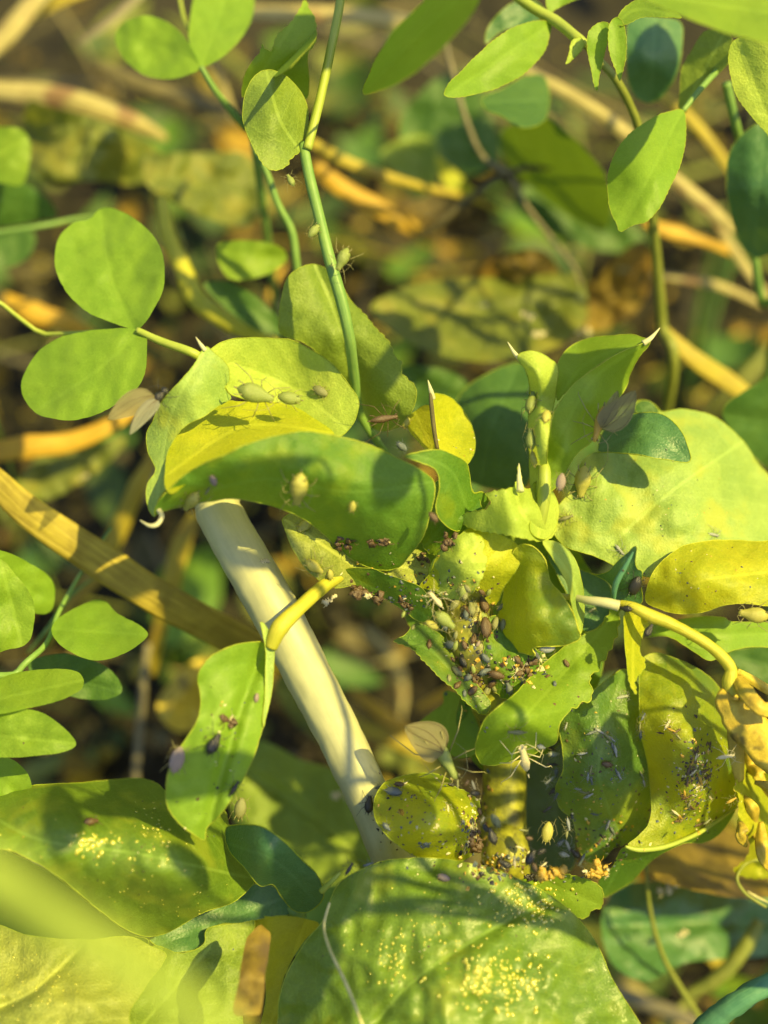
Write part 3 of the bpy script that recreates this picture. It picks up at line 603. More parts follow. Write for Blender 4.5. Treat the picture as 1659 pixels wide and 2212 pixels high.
floor_leaf('d', [(-60, 300), (-20, 275), (40, 278), (66, 310), (62, 360), (45, 400), (0, 395), (-60, 370)], [24], [(60, 300), (-50, 360)], L['fresh'], 'bright green blurred leaf at the edge above the dark leaf', wav=.6)
floor_leaf('d', [(-60, 390), (0, 378), (60, 400), (105, 430), (122, 470), (70, 480), (0, 490), (-60, 480)], [(0, 400, 30), (100, 450, 34), (-60, 480, 30)], [(120, 465), (-60, 420)], L['deep'], 'dark green blurred leaf at the edge above the level stem', wav=.6)
floor_leaf('d', [(-60, 500), (0, 497), (70, 500), (72, 540), (30, 575), (-60, 580)], [33], [(70, 510), (-60, 540)], L['deep'], 'dark blurred leaf at the edge under the level stem', wav=.6)
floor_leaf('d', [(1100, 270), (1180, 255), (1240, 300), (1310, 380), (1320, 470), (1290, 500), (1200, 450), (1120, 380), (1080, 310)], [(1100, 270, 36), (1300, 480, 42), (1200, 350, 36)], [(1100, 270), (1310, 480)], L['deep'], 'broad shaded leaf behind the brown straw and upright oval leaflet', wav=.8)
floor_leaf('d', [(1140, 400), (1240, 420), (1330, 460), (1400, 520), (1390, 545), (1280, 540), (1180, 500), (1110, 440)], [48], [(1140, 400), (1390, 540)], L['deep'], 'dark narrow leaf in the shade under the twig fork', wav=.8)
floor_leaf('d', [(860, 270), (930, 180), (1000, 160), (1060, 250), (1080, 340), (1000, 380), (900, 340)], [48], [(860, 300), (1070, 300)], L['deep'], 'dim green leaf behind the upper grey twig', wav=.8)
floor_leaf('d', [(940, 335), (975, 360), (1010, 395), (1030, 420), (990, 425), (960, 400)], [40], [(940, 335), (1020, 420)], L['honey'], 'little yellow leaf wedge behind the golden straw', wav=.5)
floor_leaf('d', [(860, 380), (820, 330), (900, 290), (950, 320), (940, 400), (900, 430)], [46], [(830, 330), (930, 410)], L['dull'], 'blurred dull leaf between vine stem and yellow wedge', wav=.8)
floor_leaf('d', [(500, 1640), (560, 1600), (650, 1640), (760, 1680), (820, 1760), (830, 1850), (760, 1910), (660, 1900), (560, 1830), (500, 1760)], [(500, 1640, 26), (830, 1850, 22), (660, 1750, 24)], [(510, 1650), (670, 1760), (810, 1880)], L['dull'], 'large blurred olive green leaf behind the pale stalk foot', wav=.8, crease=.8)
floor_leaf('d', [(1310, 1950), (1370, 1905), (1480, 1910), (1600, 1930), (1700, 1950), (1700, 2050), (1600, 2070), (1480, 2080), (1400, 2120), (1330, 2090), (1300, 2020)], [(1310, 1950, 22), (1650, 1990, 28), (1400, 2110, 20)], [(1310, 2000), (1680, 1990)], L['teal'], 'blurred blue green leaf low under the infested leaves', wav=.8, crease=.8)
floor_leaf('d', [(1400, 1830), (1500, 1790), (1600, 1800), (1690, 1850), (1690, 1930), (1600, 1940), (1480, 1920), (1400, 1890)], [(1400, 1830, 22), (1690, 1900, 26), (1500, 1900, 18)], [(1400, 1860), (1680, 1890)], S['dead'], 'brown and amber decayed leaf under the yellow folded rim', 'dead_leaf', 'dead leaf', wav=2)
floor_leaf('d', [(1560, 890), (1600, 850), (1700, 810), (1700, 1000), (1660, 1010), (1600, 960)], [(1560, 890, 18), (1700, 900, 22), (1650, 1000, 24)], [(1570, 900), (1700, 920)], L['deep'], 'dark green leaf at the edge above the big pale leaf', wav=.6)
floor_leaf('d', [(590, 1480), (640, 1450), (700, 1500), (760, 1600), (720, 1620), (640, 1560)], [44], [(600, 1480), (740, 1610)], L['olive'], 'yellow green blurred leaf just beside the pale stalk', wav=1)
floor_leaf('d', [(390, 1450), (440, 1420), (500, 1440), (520, 1500), (470, 1560), (380, 1580), (340, 1520)], [40], [(390, 1450), (470, 1560)], S['shrivel'], 'blurred yellow shrivelled leaf behind the twisted leaf', 'dead_leaf', 'dead leaf', wav=2)
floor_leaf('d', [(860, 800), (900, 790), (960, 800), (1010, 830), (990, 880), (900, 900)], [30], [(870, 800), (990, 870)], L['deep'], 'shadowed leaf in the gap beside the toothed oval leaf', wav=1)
floor_leaf('d', [(60, 1010), (120, 960), (200, 955), (270, 945), (250, 985), (180, 1040), (100, 1080), (30, 1060)], [(60, 1010, 36), (270, 950, 40), (120, 1060, 36)], [(40, 1050), (260, 950)], L['olive'], 'dim olive leaf under the level orange blade', wav=1.5)
for k_, (x_, y_, d_, l_) in enumerate([(1138, 680, 28, 40), (1165, 722, 27, 38), (1262, 715, 34, 40), (1445, 1915, 17, 70), (1475, 2015, 19, 40), (735, 1720, 20, 50), (180, 1030, 34, 30), (1045, 660, 31, 24)]):
    crumb('d', x_, y_, d_, l_, 'cream', ['pale husk scrap on the olive leaf, upper one', 'pale husk scrap at the lower rim of the olive leaf', 'pale husk scrap beside the brown dead leaf', 'long pale seed husk above the blue green leaf', 'small pale husk lying on the blue green leaf', 'pale flat husk beside the foot of the pale stalk', 'small pale husk under the level orange blade', 'tiny pale husk near the middle of the olive leaf'][k_], 'husk', 'seed_husk', seed=40 + k_, ratio=.35, ang=-20 + 37 * k_ % 60, lumps=4)

# ================================================================== CLOVERS AND VETCHES AROUND
def spikelet(parent, fr, pts, r=(7, 4, .6)):
    return tube(parent, fr, pts, list(r), S['spine'], 'leaf_tip', n=5)
t = thing('clover_plant', 'clover with two large round bright green leaflets touching the boat shaped leaf', 'clover', below(300, 715, 6))
leaf(t, 'd', [(287, 711), (250, 700), (185, 672), (138, 622), (119, 572), (124, 520), (155, 483), (192, 474), (213, 453), (240, 450), (285, 468), (330, 508), (354, 560), (352, 625), (325, 680), (303, 708)], [(287, 711, 3), (119, 572, 6), (354, 560, 4), (220, 455, 9), (240, 580, 6)], [(287, 711), (240, 600), (214, 455)], L['clover'], 'leaflet', wav=.4, label='upper round leaflet with a notched tip')
leaf(t, 'd', [(306, 714), (230, 711), (150, 722), (90, 752), (52, 808), (48, 850), (75, 890), (110, 904), (165, 906), (230, 886), (285, 850), (312, 812), (318, 760)], [(306, 714, 3), (48, 850, 4), (165, 906, 1), (180, 800, 2.5)], [(300, 716), (210, 800), (80, 885)], L['clover'], 'leaflet', wav=.4, label='lower round leaflet reaching to the frame edge')
tube(t, 'd', [(296, 713, 3), (350, 738, 2.5), (420, 764, 2), (470, 800, 4)], [7, 9, 10, 9], S['lime'], 'petiole')
tube(t, 'd', [(300, 713, 4), (220, 716, 6), (100, 722, 9), (-60, 722, 14)], [4, 5, 5, 6], S['lime'], 'petiole', tail=[below(-120, 740, 24)])
t = thing('clover_plant', 'clover with two bright leaflets at the top, thin stem behind the small vine leaves', 'clover', below(530, 290, 22))
leaf(t, 'A', [(868, 290), (800, 328), (710, 342), (620, 322), (545, 265), (502, 195), (502, 140), (545, 92), (630, 68), (710, 88), (780, 140), (822, 200)], [(868, 290, 12), (502, 170, 16), (700, 200, 14)], [(862, 286), (700, 210), (515, 160)], L['clover'], 'leaflet', wav=.5, label='leaflet spreading level')
leaf(t, 'A', [(868, 285), (822, 200), (818, 110), (850, -40), (960, -110), (1080, -60), (1098, 30), (1060, 140), (980, 230), (905, 280)], [(868, 285, 12), (1098, 30, 17), (930, 100, 15), (960, -100, 19)], [(866, 282), (930, 120), (990, -80)], L['clover'], 'leaflet', wav=.5, label='taller leaflet cut by the top edge')
tube(t, 'A', [(868, 288, 12), (930, 390, 13), (1000, 480, 15), (1062, 560, 17), (1110, 700, 20)], [6, 8, 10, 11, 10], S['green'], 'stem', tail=[below(600, 450, 32)])
tube(t, 'A', [(768, -60, 20), (790, 60, 17), (815, 130, 15)], [5, 5, 3], S['lime'], 'petiole')
t = thing('clover_plant', 'low leafy clover with five pointed bright leaflets at the lower edge', 'clover', below(60, 1500, 12))
leaf(t, 'C', [(-40, 1040), (40, 1035), (130, 1080), (215, 1140), (240, 1200), (225, 1280), (170, 1300), (60, 1260), (-40, 1230)], [(0, 1040, 3), (235, 1230, 8), (0, 1240, 5)], [(-40, 1110), (200, 1240)], L['clover'], 'leaflet', wav=.5)
leaf(t, 'C', [(-60, 1130), (0, 1060), (70, 1130), (140, 1230), (150, 1330), (120, 1420), (40, 1450), (-60, 1440)], [(0, 1080, -1), (130, 1400, 1), (-50, 1400, 0)], [(0, 1060), (90, 1420)], L['fresh'], 'leaflet', wav=.5)
leaf(t, 'C', [(225, 1350), (290, 1290), (400, 1240), (460, 1245), (500, 1290), (590, 1340), (640, 1385), (600, 1430), (520, 1475), (420, 1500), (320, 1470), (240, 1410)], [(225, 1350, 3), (640, 1385, 2), (420, 1480, 0), (440, 1250, 7)], [(225, 1360), (640, 1388)], L['clover'], 'leaflet', wav=.5)
leaf(t, 'd', [(-50, 1490), (0, 1465), (60, 1448), (130, 1445), (172, 1455), (180, 1480), (160, 1500), (110, 1520), (40, 1535), (-50, 1545)], [(-50, 1520, -3), (175, 1470, -2), (60, 1450, 0)], [(-50, 1520), (175, 1470)], L['fresh'], 'leaflet', wav=.4)
leaf(t, 'd', [(60, 1430), (130, 1412), (200, 1425), (245, 1455), (263, 1495), (220, 1512), (160, 1505), (90, 1480)], [6], [(60, 1445), (262, 1496)], L['deep'], 'leaflet', wav=.4, label='darker shaded leaflet')
leaf(t, 'd', [(-50, 1540), (20, 1532), (80, 1535), (130, 1565), (165, 1608), (120, 1628), (50, 1634), (-50, 1630)], [(-50, 1580, -5), (160, 1605, -3)], [(-50, 1585), (162, 1607)], L['fresh'], 'leaflet', wav=.4)
leaf(t, 'd', [(-50, 1635), (0, 1632), (40, 1650), (68, 1690), (60, 1760), (0, 1790), (-50, 1780)], [(-50, 1640, -2), (68, 1700, 3)], [(-50, 1640), (60, 1740)], L['clover'], 'leaflet', wav=.4)
tube(t, 'd', [(240, 1140, 14), (180, 1230, 11), (128, 1320, 7), (100, 1390, 4), (40, 1450, 2), (-20, 1560, 6)], [3, 5, 6, 7, 8, 9], S['green'], 'stem', tail=[below(-40, 1700, 24)])

t = thing('vetch_plant', 'upper vetch with slim pale pointed leaflets hanging along its stems', 'vetch', below(1400, 300, 10))
def vl(out, dep, rib, mat, lab=None, fr='B', **kw): return leaf(t, fr, out, dep, rib, L[mat], 'leaflet', rim=L['rim'], rimr=1.3, label=lab, teeth=1.0, **kw)
vl([(-90, 405), (-60, 310), (0, 195), (60, 110), (160, 20), (220, -50), (400, -80), (420, -20), (380, 60), (300, 160), (200, 260), (90, 340), (0, 385)], [(-90, 405, 4), (400, -60, 10), (160, 150, 5)], [(-90, 405), (160, 140), (400, -70)], 'clover', 'longest slim leaflet')
vl([(270, 418), (272, 370), (330, 310), (420, 220), (520, 140), (620, 98), (715, 98), (715, 160), (680, 240), (600, 320), (500, 375), (390, 408)], [(270, 418, 1), (715, 110, 6), (450, 270, 3)], [(270, 415), (480, 270), (712, 110)], 'clover', 'slim leaflet pointing down beside the long one')
vl([(440, 190), (460, 100), (540, 20), (640, 0), (700, 60), (640, 100), (520, 130)], [14], [(440, 190), (660, 30)], 'teal')
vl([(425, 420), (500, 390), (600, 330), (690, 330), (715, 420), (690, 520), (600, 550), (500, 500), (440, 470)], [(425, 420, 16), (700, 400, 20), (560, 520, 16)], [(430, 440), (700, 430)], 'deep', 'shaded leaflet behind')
vl([(740, 40), (800, 10), (860, -20), (830, -60), (740, -60), (700, 0), (715, 60)], [8], [(730, 60), (800, -50)], 'clover')
vl([(880, 150), (920, 105), (965, 98), (975, 140), (950, 240), (930, 330), (918, 392), (900, 320), (880, 230)], [(900, 110, 3), (918, 392, 0)], [(930, 100), (918, 385)], 'clover', 'narrow folded leaflet')
vl([(970, 120), (1000, 75), (1035, 100), (1045, 180), (1038, 280), (1020, 352), (1000, 300), (975, 220)], [(1000, 80, 2), (1020, 352, -1)], [(1000, 80), (1020, 345)], 'clover', 'narrow folded leaflet')
vl([(810, 180), (850, 160), (865, 200), (830, 245), (785, 278), (800, 230)], [3], [(850, 170), (785, 276)], 'pale')
vl([(1060, 90), (1140, 70), (1270, 90), (1290, 180), (1270, 300), (1220, 400), (1160, 442), (1090, 420), (1050, 320), (1045, 190)], [(1060, 90, 14), (1160, 442, 17), (1290, 150, 15), (1150, 250, 12)], [(1170, 75), (1150, 440)], 'teal', 'broad dark leaflet hanging in shade')
vl([(1000, 100), (1030, 40), (1100, 0), (1200, 10), (1285, 75), (1230, 75), (1120, 75), (1060, 100), (1020, 110)], [(1000, 100, 1), (1285, 75, -1), (1100, 10, 2)], [(1010, 95), (1100, 40), (1280, 75)], 'fresh', 'curved leaflet arching over the dark one')
vl([(1100, -20), (1200, 30), (1340, 90), (1440, 130), (1560, 165), (1700, 170), (1700, -60), (1100, -60)], [(1100, -20, -12), (1700, 170, -14), (1500, 0, -10)], [(1100, -30), (1700, 60)], 'fresh', 'large bright leaflet across the top corner')
vl([(1275, 470), (1280, 380), (1290, 290), (1340, 200), (1400, 130), (1490, 140), (1500, 250), (1420, 340), (1330, 440), (1300, 490)], [(1290, 470, 9), (1490, 140, 6), (1290, 290, 9)], [(1290, 480), (1460, 160)], 'dull', 'dusty leaflet beside the sloping petiole')
vl([(1500, 190), (1560, 160), (1700, 170), (1700, 590), (1640, 560), (1560, 470), (1510, 380), (1490, 280)], [(1500, 190, 1), (1700, 590, 3), (1700, 170, 0)], [(1530, 170), (1600, 380), (1690, 590)], 'pale', 'big pale speckled leaflet cut by the edge')
vl([(1290, 472), (1302, 520), (1298, 640), (1260, 760), (1200, 880), (1140, 955), (1070, 975), (1022, 1002), (1000, 960), (972, 890), (965, 790), (990, 680), (1060, 580), (1150, 515), (1230, 480)], [(1290, 472, 4), (1022, 1002, -2), (965, 790, 0), (1298, 640, 2), (1140, 740, -1.5)], [(1285, 480), (1160, 730), (1024, 995)], 'clover', 'oval pointed leaflet hanging upright')
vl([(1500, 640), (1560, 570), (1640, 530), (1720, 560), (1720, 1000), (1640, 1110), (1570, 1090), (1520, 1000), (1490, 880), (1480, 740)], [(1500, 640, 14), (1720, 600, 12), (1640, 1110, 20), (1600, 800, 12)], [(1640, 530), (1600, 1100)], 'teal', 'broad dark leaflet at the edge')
tube(t, 'B', [(520, -60, 8), (620, 20, 7), (740, 90, 6), (840, 170, 4), (870, 190, 4)], [11, 12, 13, 13, 9], S['lime'], 'stem')
tube(t, 'B', [(860, 180, 4), (920, 250, 5), (1000, 340, 6), (1060, 450, 8), (1100, 560, 10), (1130, 760, 14), (1160, 950, 18), (1180, 1150, 22), (1200, 1400, 26), (1222, 1760, 31)], [8, 9, 10, 10, 11, 12, 13, 14, 15, 15], S['olive'], 'stem', tail=[below(1442, 900, 33)])
tube(t, 'B', [(1290, 480, 5), (1380, 370, 6), (1480, 265, 8), (1560, 200, 10)], [6, 7, 8, 8], S['green'], 'petiole')
tube(t, 'B', [(1480, 360, 12), (1510, 500, 14), (1560, 700, 18), (1590, 900, 20), (1600, 1100, 22), (1630, 1300, 26), (1680, 1500, 30)], [12, 12, 11, 11, 12, 13, 14], S['green'], 'stem', tail=[below(1700, 850, 42)])
tube(t, 'B', [(1700, 110, 4), (1640, 120, 3), (1560, 170, 3), (1500, 200, 4)], [8, 8, 6, 4], S['green'], 'petiole')

# ================================================================== THE INFESTED PEA SHOOT
pea = thing('pea_plant', 'infested pea shoot with pale folded spiny leaves crowded with aphids', 'pea plant', below(1090, 1870, 20))
def pl(fr, out, dep, rib, mat, lab=None, **kw):
    kw.setdefault('rim', L['rim']); return leaf(pea, fr, out, dep, rib, L[mat], 'leaf', label=lab, **kw)
def ps(fr, pts, r, mat, lab=None, name='stem', **kw): return tube(pea, fr, pts, r, S[mat], name, label=lab, **kw)
# vine stem rising to the top with its small leaves
ps('d', [(742, -60, 4), (732, 20, 3), (712, 120, 2), (690, 220, 1), (664, 322, 0)], [9, 10, 10, 10, 10], 'lime', 'upper pale length of the vine stem')
ps('d', [(655, 310, .5), (668, 380, 0), (690, 470, -.5), (712, 560, -1), (738, 650, -1), (755, 730, 0), (765, 810, 3), (780, 900, 6), (850, 1000, 9)], [11, 12, 12, 13, 13, 12, 12, 10, 8], 'green', 'lower green length of the vine stem')
ps('A', [(1085, 620, 10), (1150, 740, 11), (1200, 880, 12), (1260, 1000, 13), (1280, 1130, 14), (1300, 1300, 16)], [5, 8, 9, 10, 10, 9], 'green')
pl('A', [(1048, 420), (1055, 330), (1095, 260), (1125, 225), (1130, 190), (1145, 210), (1175, 218), (1200, 150), (1260, 90), (1300, 30), (1318, 0), (1335, 40), (1362, 80), (1362, 180), (1330, 240), (1335, 400), (1300, 420), (1180, 330), (1100, 370)], [(1050, 420, 5), (1320, 0, 6), (1340, 240, 3), (1180, 220, 2), (1300, 400, 5)], [(1060, 420), (1180, 240), (1318, 10)], 'fresh', 'young toothed leaf folded upward', teeth=2.5, tooth_at=(.15, .6))
pl('A', [(1180, 330), (1230, 240), (1290, 150), (1355, 120), (1365, 170), (1300, 240), (1240, 300)], [(1180, 330, 1), (1365, 140, 3), (1290, 230, -1)], [(1190, 320), (1360, 140)], 'fresh', 'inner fold of the young leaf')
pl('A', [(1300, 650), (1250, 690), (1240, 715), (1180, 735), (1130, 700), (1085, 620), (1050, 520), (1055, 420), (1090, 340), (1150, 303), (1220, 320), (1290, 380), (1325, 450), (1330, 540), (1310, 620)], [(1300, 650, 0), (1150, 303, 1), (1050, 480, 0), (1330, 500, 2), (1200, 500, -2)], [(1300, 655), (1210, 520), (1150, 310)], 'dull', 'small dusty round leaf', teeth=2, tooth_at=(.95, .25))
# toothed oval leaf behind the stem
pl('1', [(1165, 0), (1180, -120), (1220, -260), (1300, -340), (1400, -375), (1480, -360), (1560, -300), (1640, -210), (1700, -100), (1800, 0), (1900, 120), (2000, 230), (2040, 330), (2090, 360), (2085, 440), (2140, 500), (2190, 560), (2185, 680), (2130, 800), (2040, 870), (1900, 880), (1780, 760), (1640, 520), (1500, 350), (1350, 220), (1170, 150)], [(1165, 0, 5), (1400, -375, 5), (1700, -100, 6), (2150, 520, 3), (1700, 600, 8), (1600, 150, 4.5), (1900, 600, 4)], [(1430, -370), (1600, 50), (1850, 850)], 'dull', 'toothed oval leaf behind the vine stem', teeth=3, tooth_at=(.28, .5), crease=.7)
# boat-shaped leaf
pl('1', [(620, 300), (660, 250), (720, 215), (820, 190), (950, 180), (1100, 185), (1250, 200), (1380, 260), (1500, 335), (1610, 430), (1700, 550), (1760, 660), (1740, 770), (1700, 860), (1600, 930), (1450, 900), (1300, 820), (1100, 720), (900, 640), (780, 600), (700, 450)], [(640, 270, 0), (950, 180, 2.5), (1500, 335, 3), (1760, 660, 2), (1600, 930, 0), (1000, 650, 4), (1250, 450, 5)], [(1700, 900), (1250, 560), (800, 380)], 'pale', 'pale upstanding back wall of the boat shaped leaf', rimr=1.8, wav=.2)
pl('1', [(560, 300), (610, 250), (660, 290), (740, 350), (780, 410), (785, 510), (750, 560), (800, 640), (700, 700), (600, 770), (480, 830), (400, 900), (340, 1000), (310, 1090), (320, 1180), (360, 1270), (280, 1360), (235, 1440), (225, 1530), (190, 1510), (162, 1430), (158, 1350), (175, 1270), (225, 1185), (200, 1110), (168, 1040), (158, 950), (165, 880), (210, 800), (250, 700), (320, 600), (400, 520), (480, 430), (530, 360)], [(590, 260, -3), (160, 950, -1), (225, 1520, -5), (780, 450, -2), (790, 640, -1), (400, 900, -2.5), (320, 1090, -3.5), (480, 600, -4)], [(600, 270), (330, 800), (230, 1500)], 'glauc', 'bluish side flap of the boat shaped leaf ending in spiny tips', rimr=1.6, wav=.25, smooth_n=4)
pl('1', [(300, 1160), (330, 1000), (400, 880), (490, 800), (600, 750), (690, 690), (790, 650), (860, 660), (1000, 660), (1150, 670), (1320, 720), (1450, 810), (1580, 900), (1500, 950), (1300, 930), (1100, 980), (900, 1060), (700, 1130), (500, 1260), (360, 1360), (300, 1300)], [(300, 1200, -5), (400, 880, -1), (860, 660, 1.5), (1580, 900, 0), (900, 1060, -6), (1300, 930, -4), (700, 900, -1), (1100, 800, 0)], [(330, 1200), (900, 850), (1560, 900)], 'yellow', 'bright yellow floor of the boat shaped leaf', wav=.2, rim=None)
pl('1', [(220, 1520), (240, 1430), (330, 1330), (450, 1220), (600, 1130), (760, 1060), (900, 990), (1050, 945), (1200, 905), (1350, 890), (1500, 905), (1650, 935), (1800, 975), (1950, 1040), (2100, 1110), (2250, 1190), (2330, 1270), (2330, 1400), (2290, 1560), (2240, 1700), (2130, 1850), (2050, 1920), (1900, 1930), (1700, 1850), (1560, 1720), (1420, 1600), (1250, 1500), (1050, 1440), (850, 1400), (650, 1410), (450, 1450), (300, 1490)],
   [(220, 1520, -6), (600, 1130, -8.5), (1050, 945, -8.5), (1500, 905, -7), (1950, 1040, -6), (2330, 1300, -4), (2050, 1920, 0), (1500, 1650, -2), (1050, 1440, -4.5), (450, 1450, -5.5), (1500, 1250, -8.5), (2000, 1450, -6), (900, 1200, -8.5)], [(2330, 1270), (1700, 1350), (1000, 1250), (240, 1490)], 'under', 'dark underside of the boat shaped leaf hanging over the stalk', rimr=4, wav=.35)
spikelet(pea, '1', [(600, 275, -3), (570, 235, -3.2), (530, 175, -3)], (5, 4, .6))
tube(pea, '1', [(250, 1480, -6), (275, 1530, -6.5), (240, 1590, -7), (180, 1600, -7), (110, 1560, -6.5)], [6, 5, 5, 4, 1], S['spine'], 'leaf_tip', n=6)
# small saddle where the boat leaf turns towards the cup
pl('2', [(690, 1080), (780, 1050), (860, 1035), (960, 1030), (1060, 1070), (1150, 1130), (1180, 1220), (1200, 1350), (1280, 1350), (1320, 1420), (1250, 1520), (1150, 1580), (1080, 1640), (960, 1560), (920, 1460), (950, 1330), (940, 1220), (880, 1150)], [(690, 1080, -5), (960, 1030, -4), (1180, 1220, 0), (1250, 1520, 1), (940, 1450, -3), (1050, 1300, -3)], [(800, 1080), (1050, 1200), (1180, 1560)], 'under', 'saddle shaped green lobe between boat leaf and cup leaf', rimr=2.5)
pl('2', [(950, 1020), (915, 900), (895, 750), (885, 620), (905, 598), (960, 605), (1040, 640), (1120, 720), (1180, 820), (1215, 920), (1222, 1000), (1200, 1080), (1150, 1140), (1050, 1070)], [(950, 1020, 0), (890, 610, 1), (1222, 960, 3), (1150, 1140, 1), (1050, 850, 4)], [(940, 1010), (890, 610)], 'yellow', 'small lit folded leaf with a dark spine', rimr=1.8, cup=0)
spikelet(pea, '2', [(900, 640, .5), (885, 580, 0), (862, 500, 0)], (6, 5, .6))
tube(pea, '2', [(935, 1020, 0), (910, 880, 0), (890, 700, 0), (880, 600, 0)], [4, 5, 5, 3], S['brown'], 'rib', n=6)
pl('2', [(700, 790), (760, 740), (820, 700), (880, 700), (900, 850), (940, 1020), (860, 1030), (780, 960), (720, 880)], [(700, 790, 3), (900, 850, 1), (860, 1030, 1)], [(760, 750), (900, 1020)], 'honey', 'yellowing leaf base behind the dark spine', wav=.3)
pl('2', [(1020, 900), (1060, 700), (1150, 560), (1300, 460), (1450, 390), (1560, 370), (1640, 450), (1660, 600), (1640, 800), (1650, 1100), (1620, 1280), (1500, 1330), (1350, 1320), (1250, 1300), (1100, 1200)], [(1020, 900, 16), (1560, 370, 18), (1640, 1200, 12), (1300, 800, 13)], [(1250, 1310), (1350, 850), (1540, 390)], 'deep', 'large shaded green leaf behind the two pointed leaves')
# pair of pointed folded leaves
ps('3', [(300, 430, 2), (290, 560, 1), (270, 700, 0), (262, 850, -.5), (265, 1000, -1.5), (260, 1150, -1.5), (215, 1380, 0)], [5, 8, 10, 12, 14, 15, 15], 'lime', 'thick pale shoot tip carrying the pair of pointed leaves')
pl('3', [(345, 540), (335, 430), (345, 330), (380, 250), (450, 190), (560, 150), (700, 132), (800, 130), (860, 145), (920, 170), (800, 220), (680, 270), (560, 350), (450, 440), (380, 510)], [(345, 540, 0), (345, 330, 1), (560, 150, 4), (860, 145, 1), (560, 350, -1), (500, 260, 3)], [(350, 530), (540, 300), (900, 165)], 'fresh', 'inner side of the larger pointed leaf', rimr=2.2, wav=.15)
pl('3', [(925, 172), (860, 260), (800, 370), (780, 440), (730, 520), (660, 640), (600, 740), (560, 800), (480, 860), (420, 950), (360, 1050), (300, 1110), (260, 1080), (250, 900), (270, 720), (330, 600), (390, 510), (460, 430), (570, 345), (690, 268), (800, 215)], [(925, 172, 0), (780, 440, 3), (560, 800, 1.5), (300, 1110, -1), (260, 850, -1), (460, 430, -2), (690, 268, -1.5), (560, 560, -2.5), (400, 850, -3)], [(900, 180), (560, 420), (290, 900)], 'fresh', 'outer side of the larger pointed leaf', rimr=2.4, wav=.2)
spikelet(pea, '3', [(880, 185, 0), (930, 150, 0), (985, 88, 0)], (7, 5, .8))
pl('3', [(95, 265), (150, 230), (220, 236), (290, 272), (348, 325), (340, 430), (330, 540), (305, 660), (285, 800), (280, 950), (272, 1090), (225, 1140), (185, 1100), (168, 980), (170, 860), (162, 720), (168, 580), (176, 450), (145, 350)], [(95, 265, -1), (348, 325, 0), (165, 560, 2), (165, 900, 2), (225, 1140, -1), (330, 540, 0), (280, 950, 0), (240, 400, -2), (235, 650, -3.2), (228, 900, -3.4)], [(100, 262), (225, 380), (240, 650), (228, 1120)], 'pale', 'smaller pointed leaf of the pair, folded round the shoot tip', rimr=2, wav=.35, crease=-.5)
spikelet(pea, '3', [(115, 285, -1), (75, 240, -1), (35, 175, -1)], (6, 4, .6))
# spiny cup below the pair
pl('2', [(1080, 1560), (1180, 1500), (1290, 1480), (1340, 1420), (1300, 1360), (1400, 1330), (1480, 1320), (1530, 1270), (1550, 1140), (1570, 1270), (1620, 1330), (1700, 1260), (1790, 1350), (1830, 1480), (1830, 1640), (1740, 1720), (1600, 1700), (1400, 1660), (1250, 1640)], [(1080, 1560, 0), (1550, 1140, -2), (1830, 1480, 2), (1740, 1720, -1), (1400, 1500, -4), (1600, 1500, -5), (1620, 1330, -1)], [(1720, 1700), (1550, 1450), (1540, 1180)], 'pale', 'spiny pale cup shaped leaf under the pointed pair', teeth=2.5, wav=.7, smooth_n=3, crease=1)
tube(pea, '2', [(1560, 1340, -3), (1552, 1240, -2.5), (1550, 1130, -2)], [9, 5, .8], S['spine'], 'leaf_tip')
pl('2', [(1640, 1650), (1650, 1500), (1700, 1350), (1740, 1290), (1800, 1330), (1850, 1450), (1830, 1600), (1750, 1700)], [(1640, 1650, -3), (1740, 1290, 0), (1850, 1450, 2)], [(1700, 1680), (1740, 1310)], 'pale', 'upright fold of the spiny cup leaf')
# the big pale leaf and its neighbours on the other side
pl('3', [(640, 640), (720, 590), (800, 560), (880, 540), (950, 560), (1000, 610), (1100, 595), (1200, 610), (1320, 640), (1430, 720), (1520, 820), (1600, 940), (1700, 1060), (1720, 1300), (1700, 1500), (1500, 1560), (1350, 1590), (1180, 1630), (1060, 1650), (900, 1640), (760, 1600), (600, 1520), (480, 1480), (380, 1440), (300, 1330), (330, 1230), (440, 1080), (480, 960), (560, 875), (700, 868), (860, 880), (900, 800), (700, 720)], [(640, 640, 9), (1200, 610, 9), (1700, 1060, 11), (1350, 1590, 2), (600, 1520, 2), (330, 1330, 3), (560, 875, 4), (1000, 1100, 3), (1150, 800, 6)], [(620, 1500), (1000, 1150), (1500, 800)], 'glauc', 'broad pale leaf filling the middle of the plant side', rimr=2, wav=.5)
pl('3', [(600, 830), (640, 730), (720, 660), (840, 620), (960, 615), (1040, 650), (1110, 720), (1150, 800), (1168, 925), (1000, 905), (880, 885), (700, 866), (610, 866)], [(600, 830, 3), (900, 615, 2), (1168, 925, -1), (700, 866, 1), (950, 760, -.5)], [(620, 840), (900, 740), (1160, 915)], 'teal', 'blue green lobe folded over the broad pale leaf', rimr=2)
pl('3', [(830, 600), (840, 560), (880, 540), (930, 550), (975, 600), (960, 640), (880, 640)], [8], [(840, 620), (940, 570)], 'deep')
pl('5', [(740, 640), (745, 520), (790, 420), (880, 310), (1000, 220), (1130, 185), (1350, 170), (1560, 180), (1750, 220), (1750, 640), (1500, 650), (1300, 665), (1180, 710), (1000, 730), (860, 700)], [(740, 640, 0), (1000, 220, 0), (1350, 170, 3), (1750, 400, 0), (1180, 710, -1), (1200, 420, -3)], [(760, 660), (1150, 480), (1740, 400)], 'honey', 'bright yellow leaf lying over the broad pale leaf', rim=L['rimy'], wav=.5)
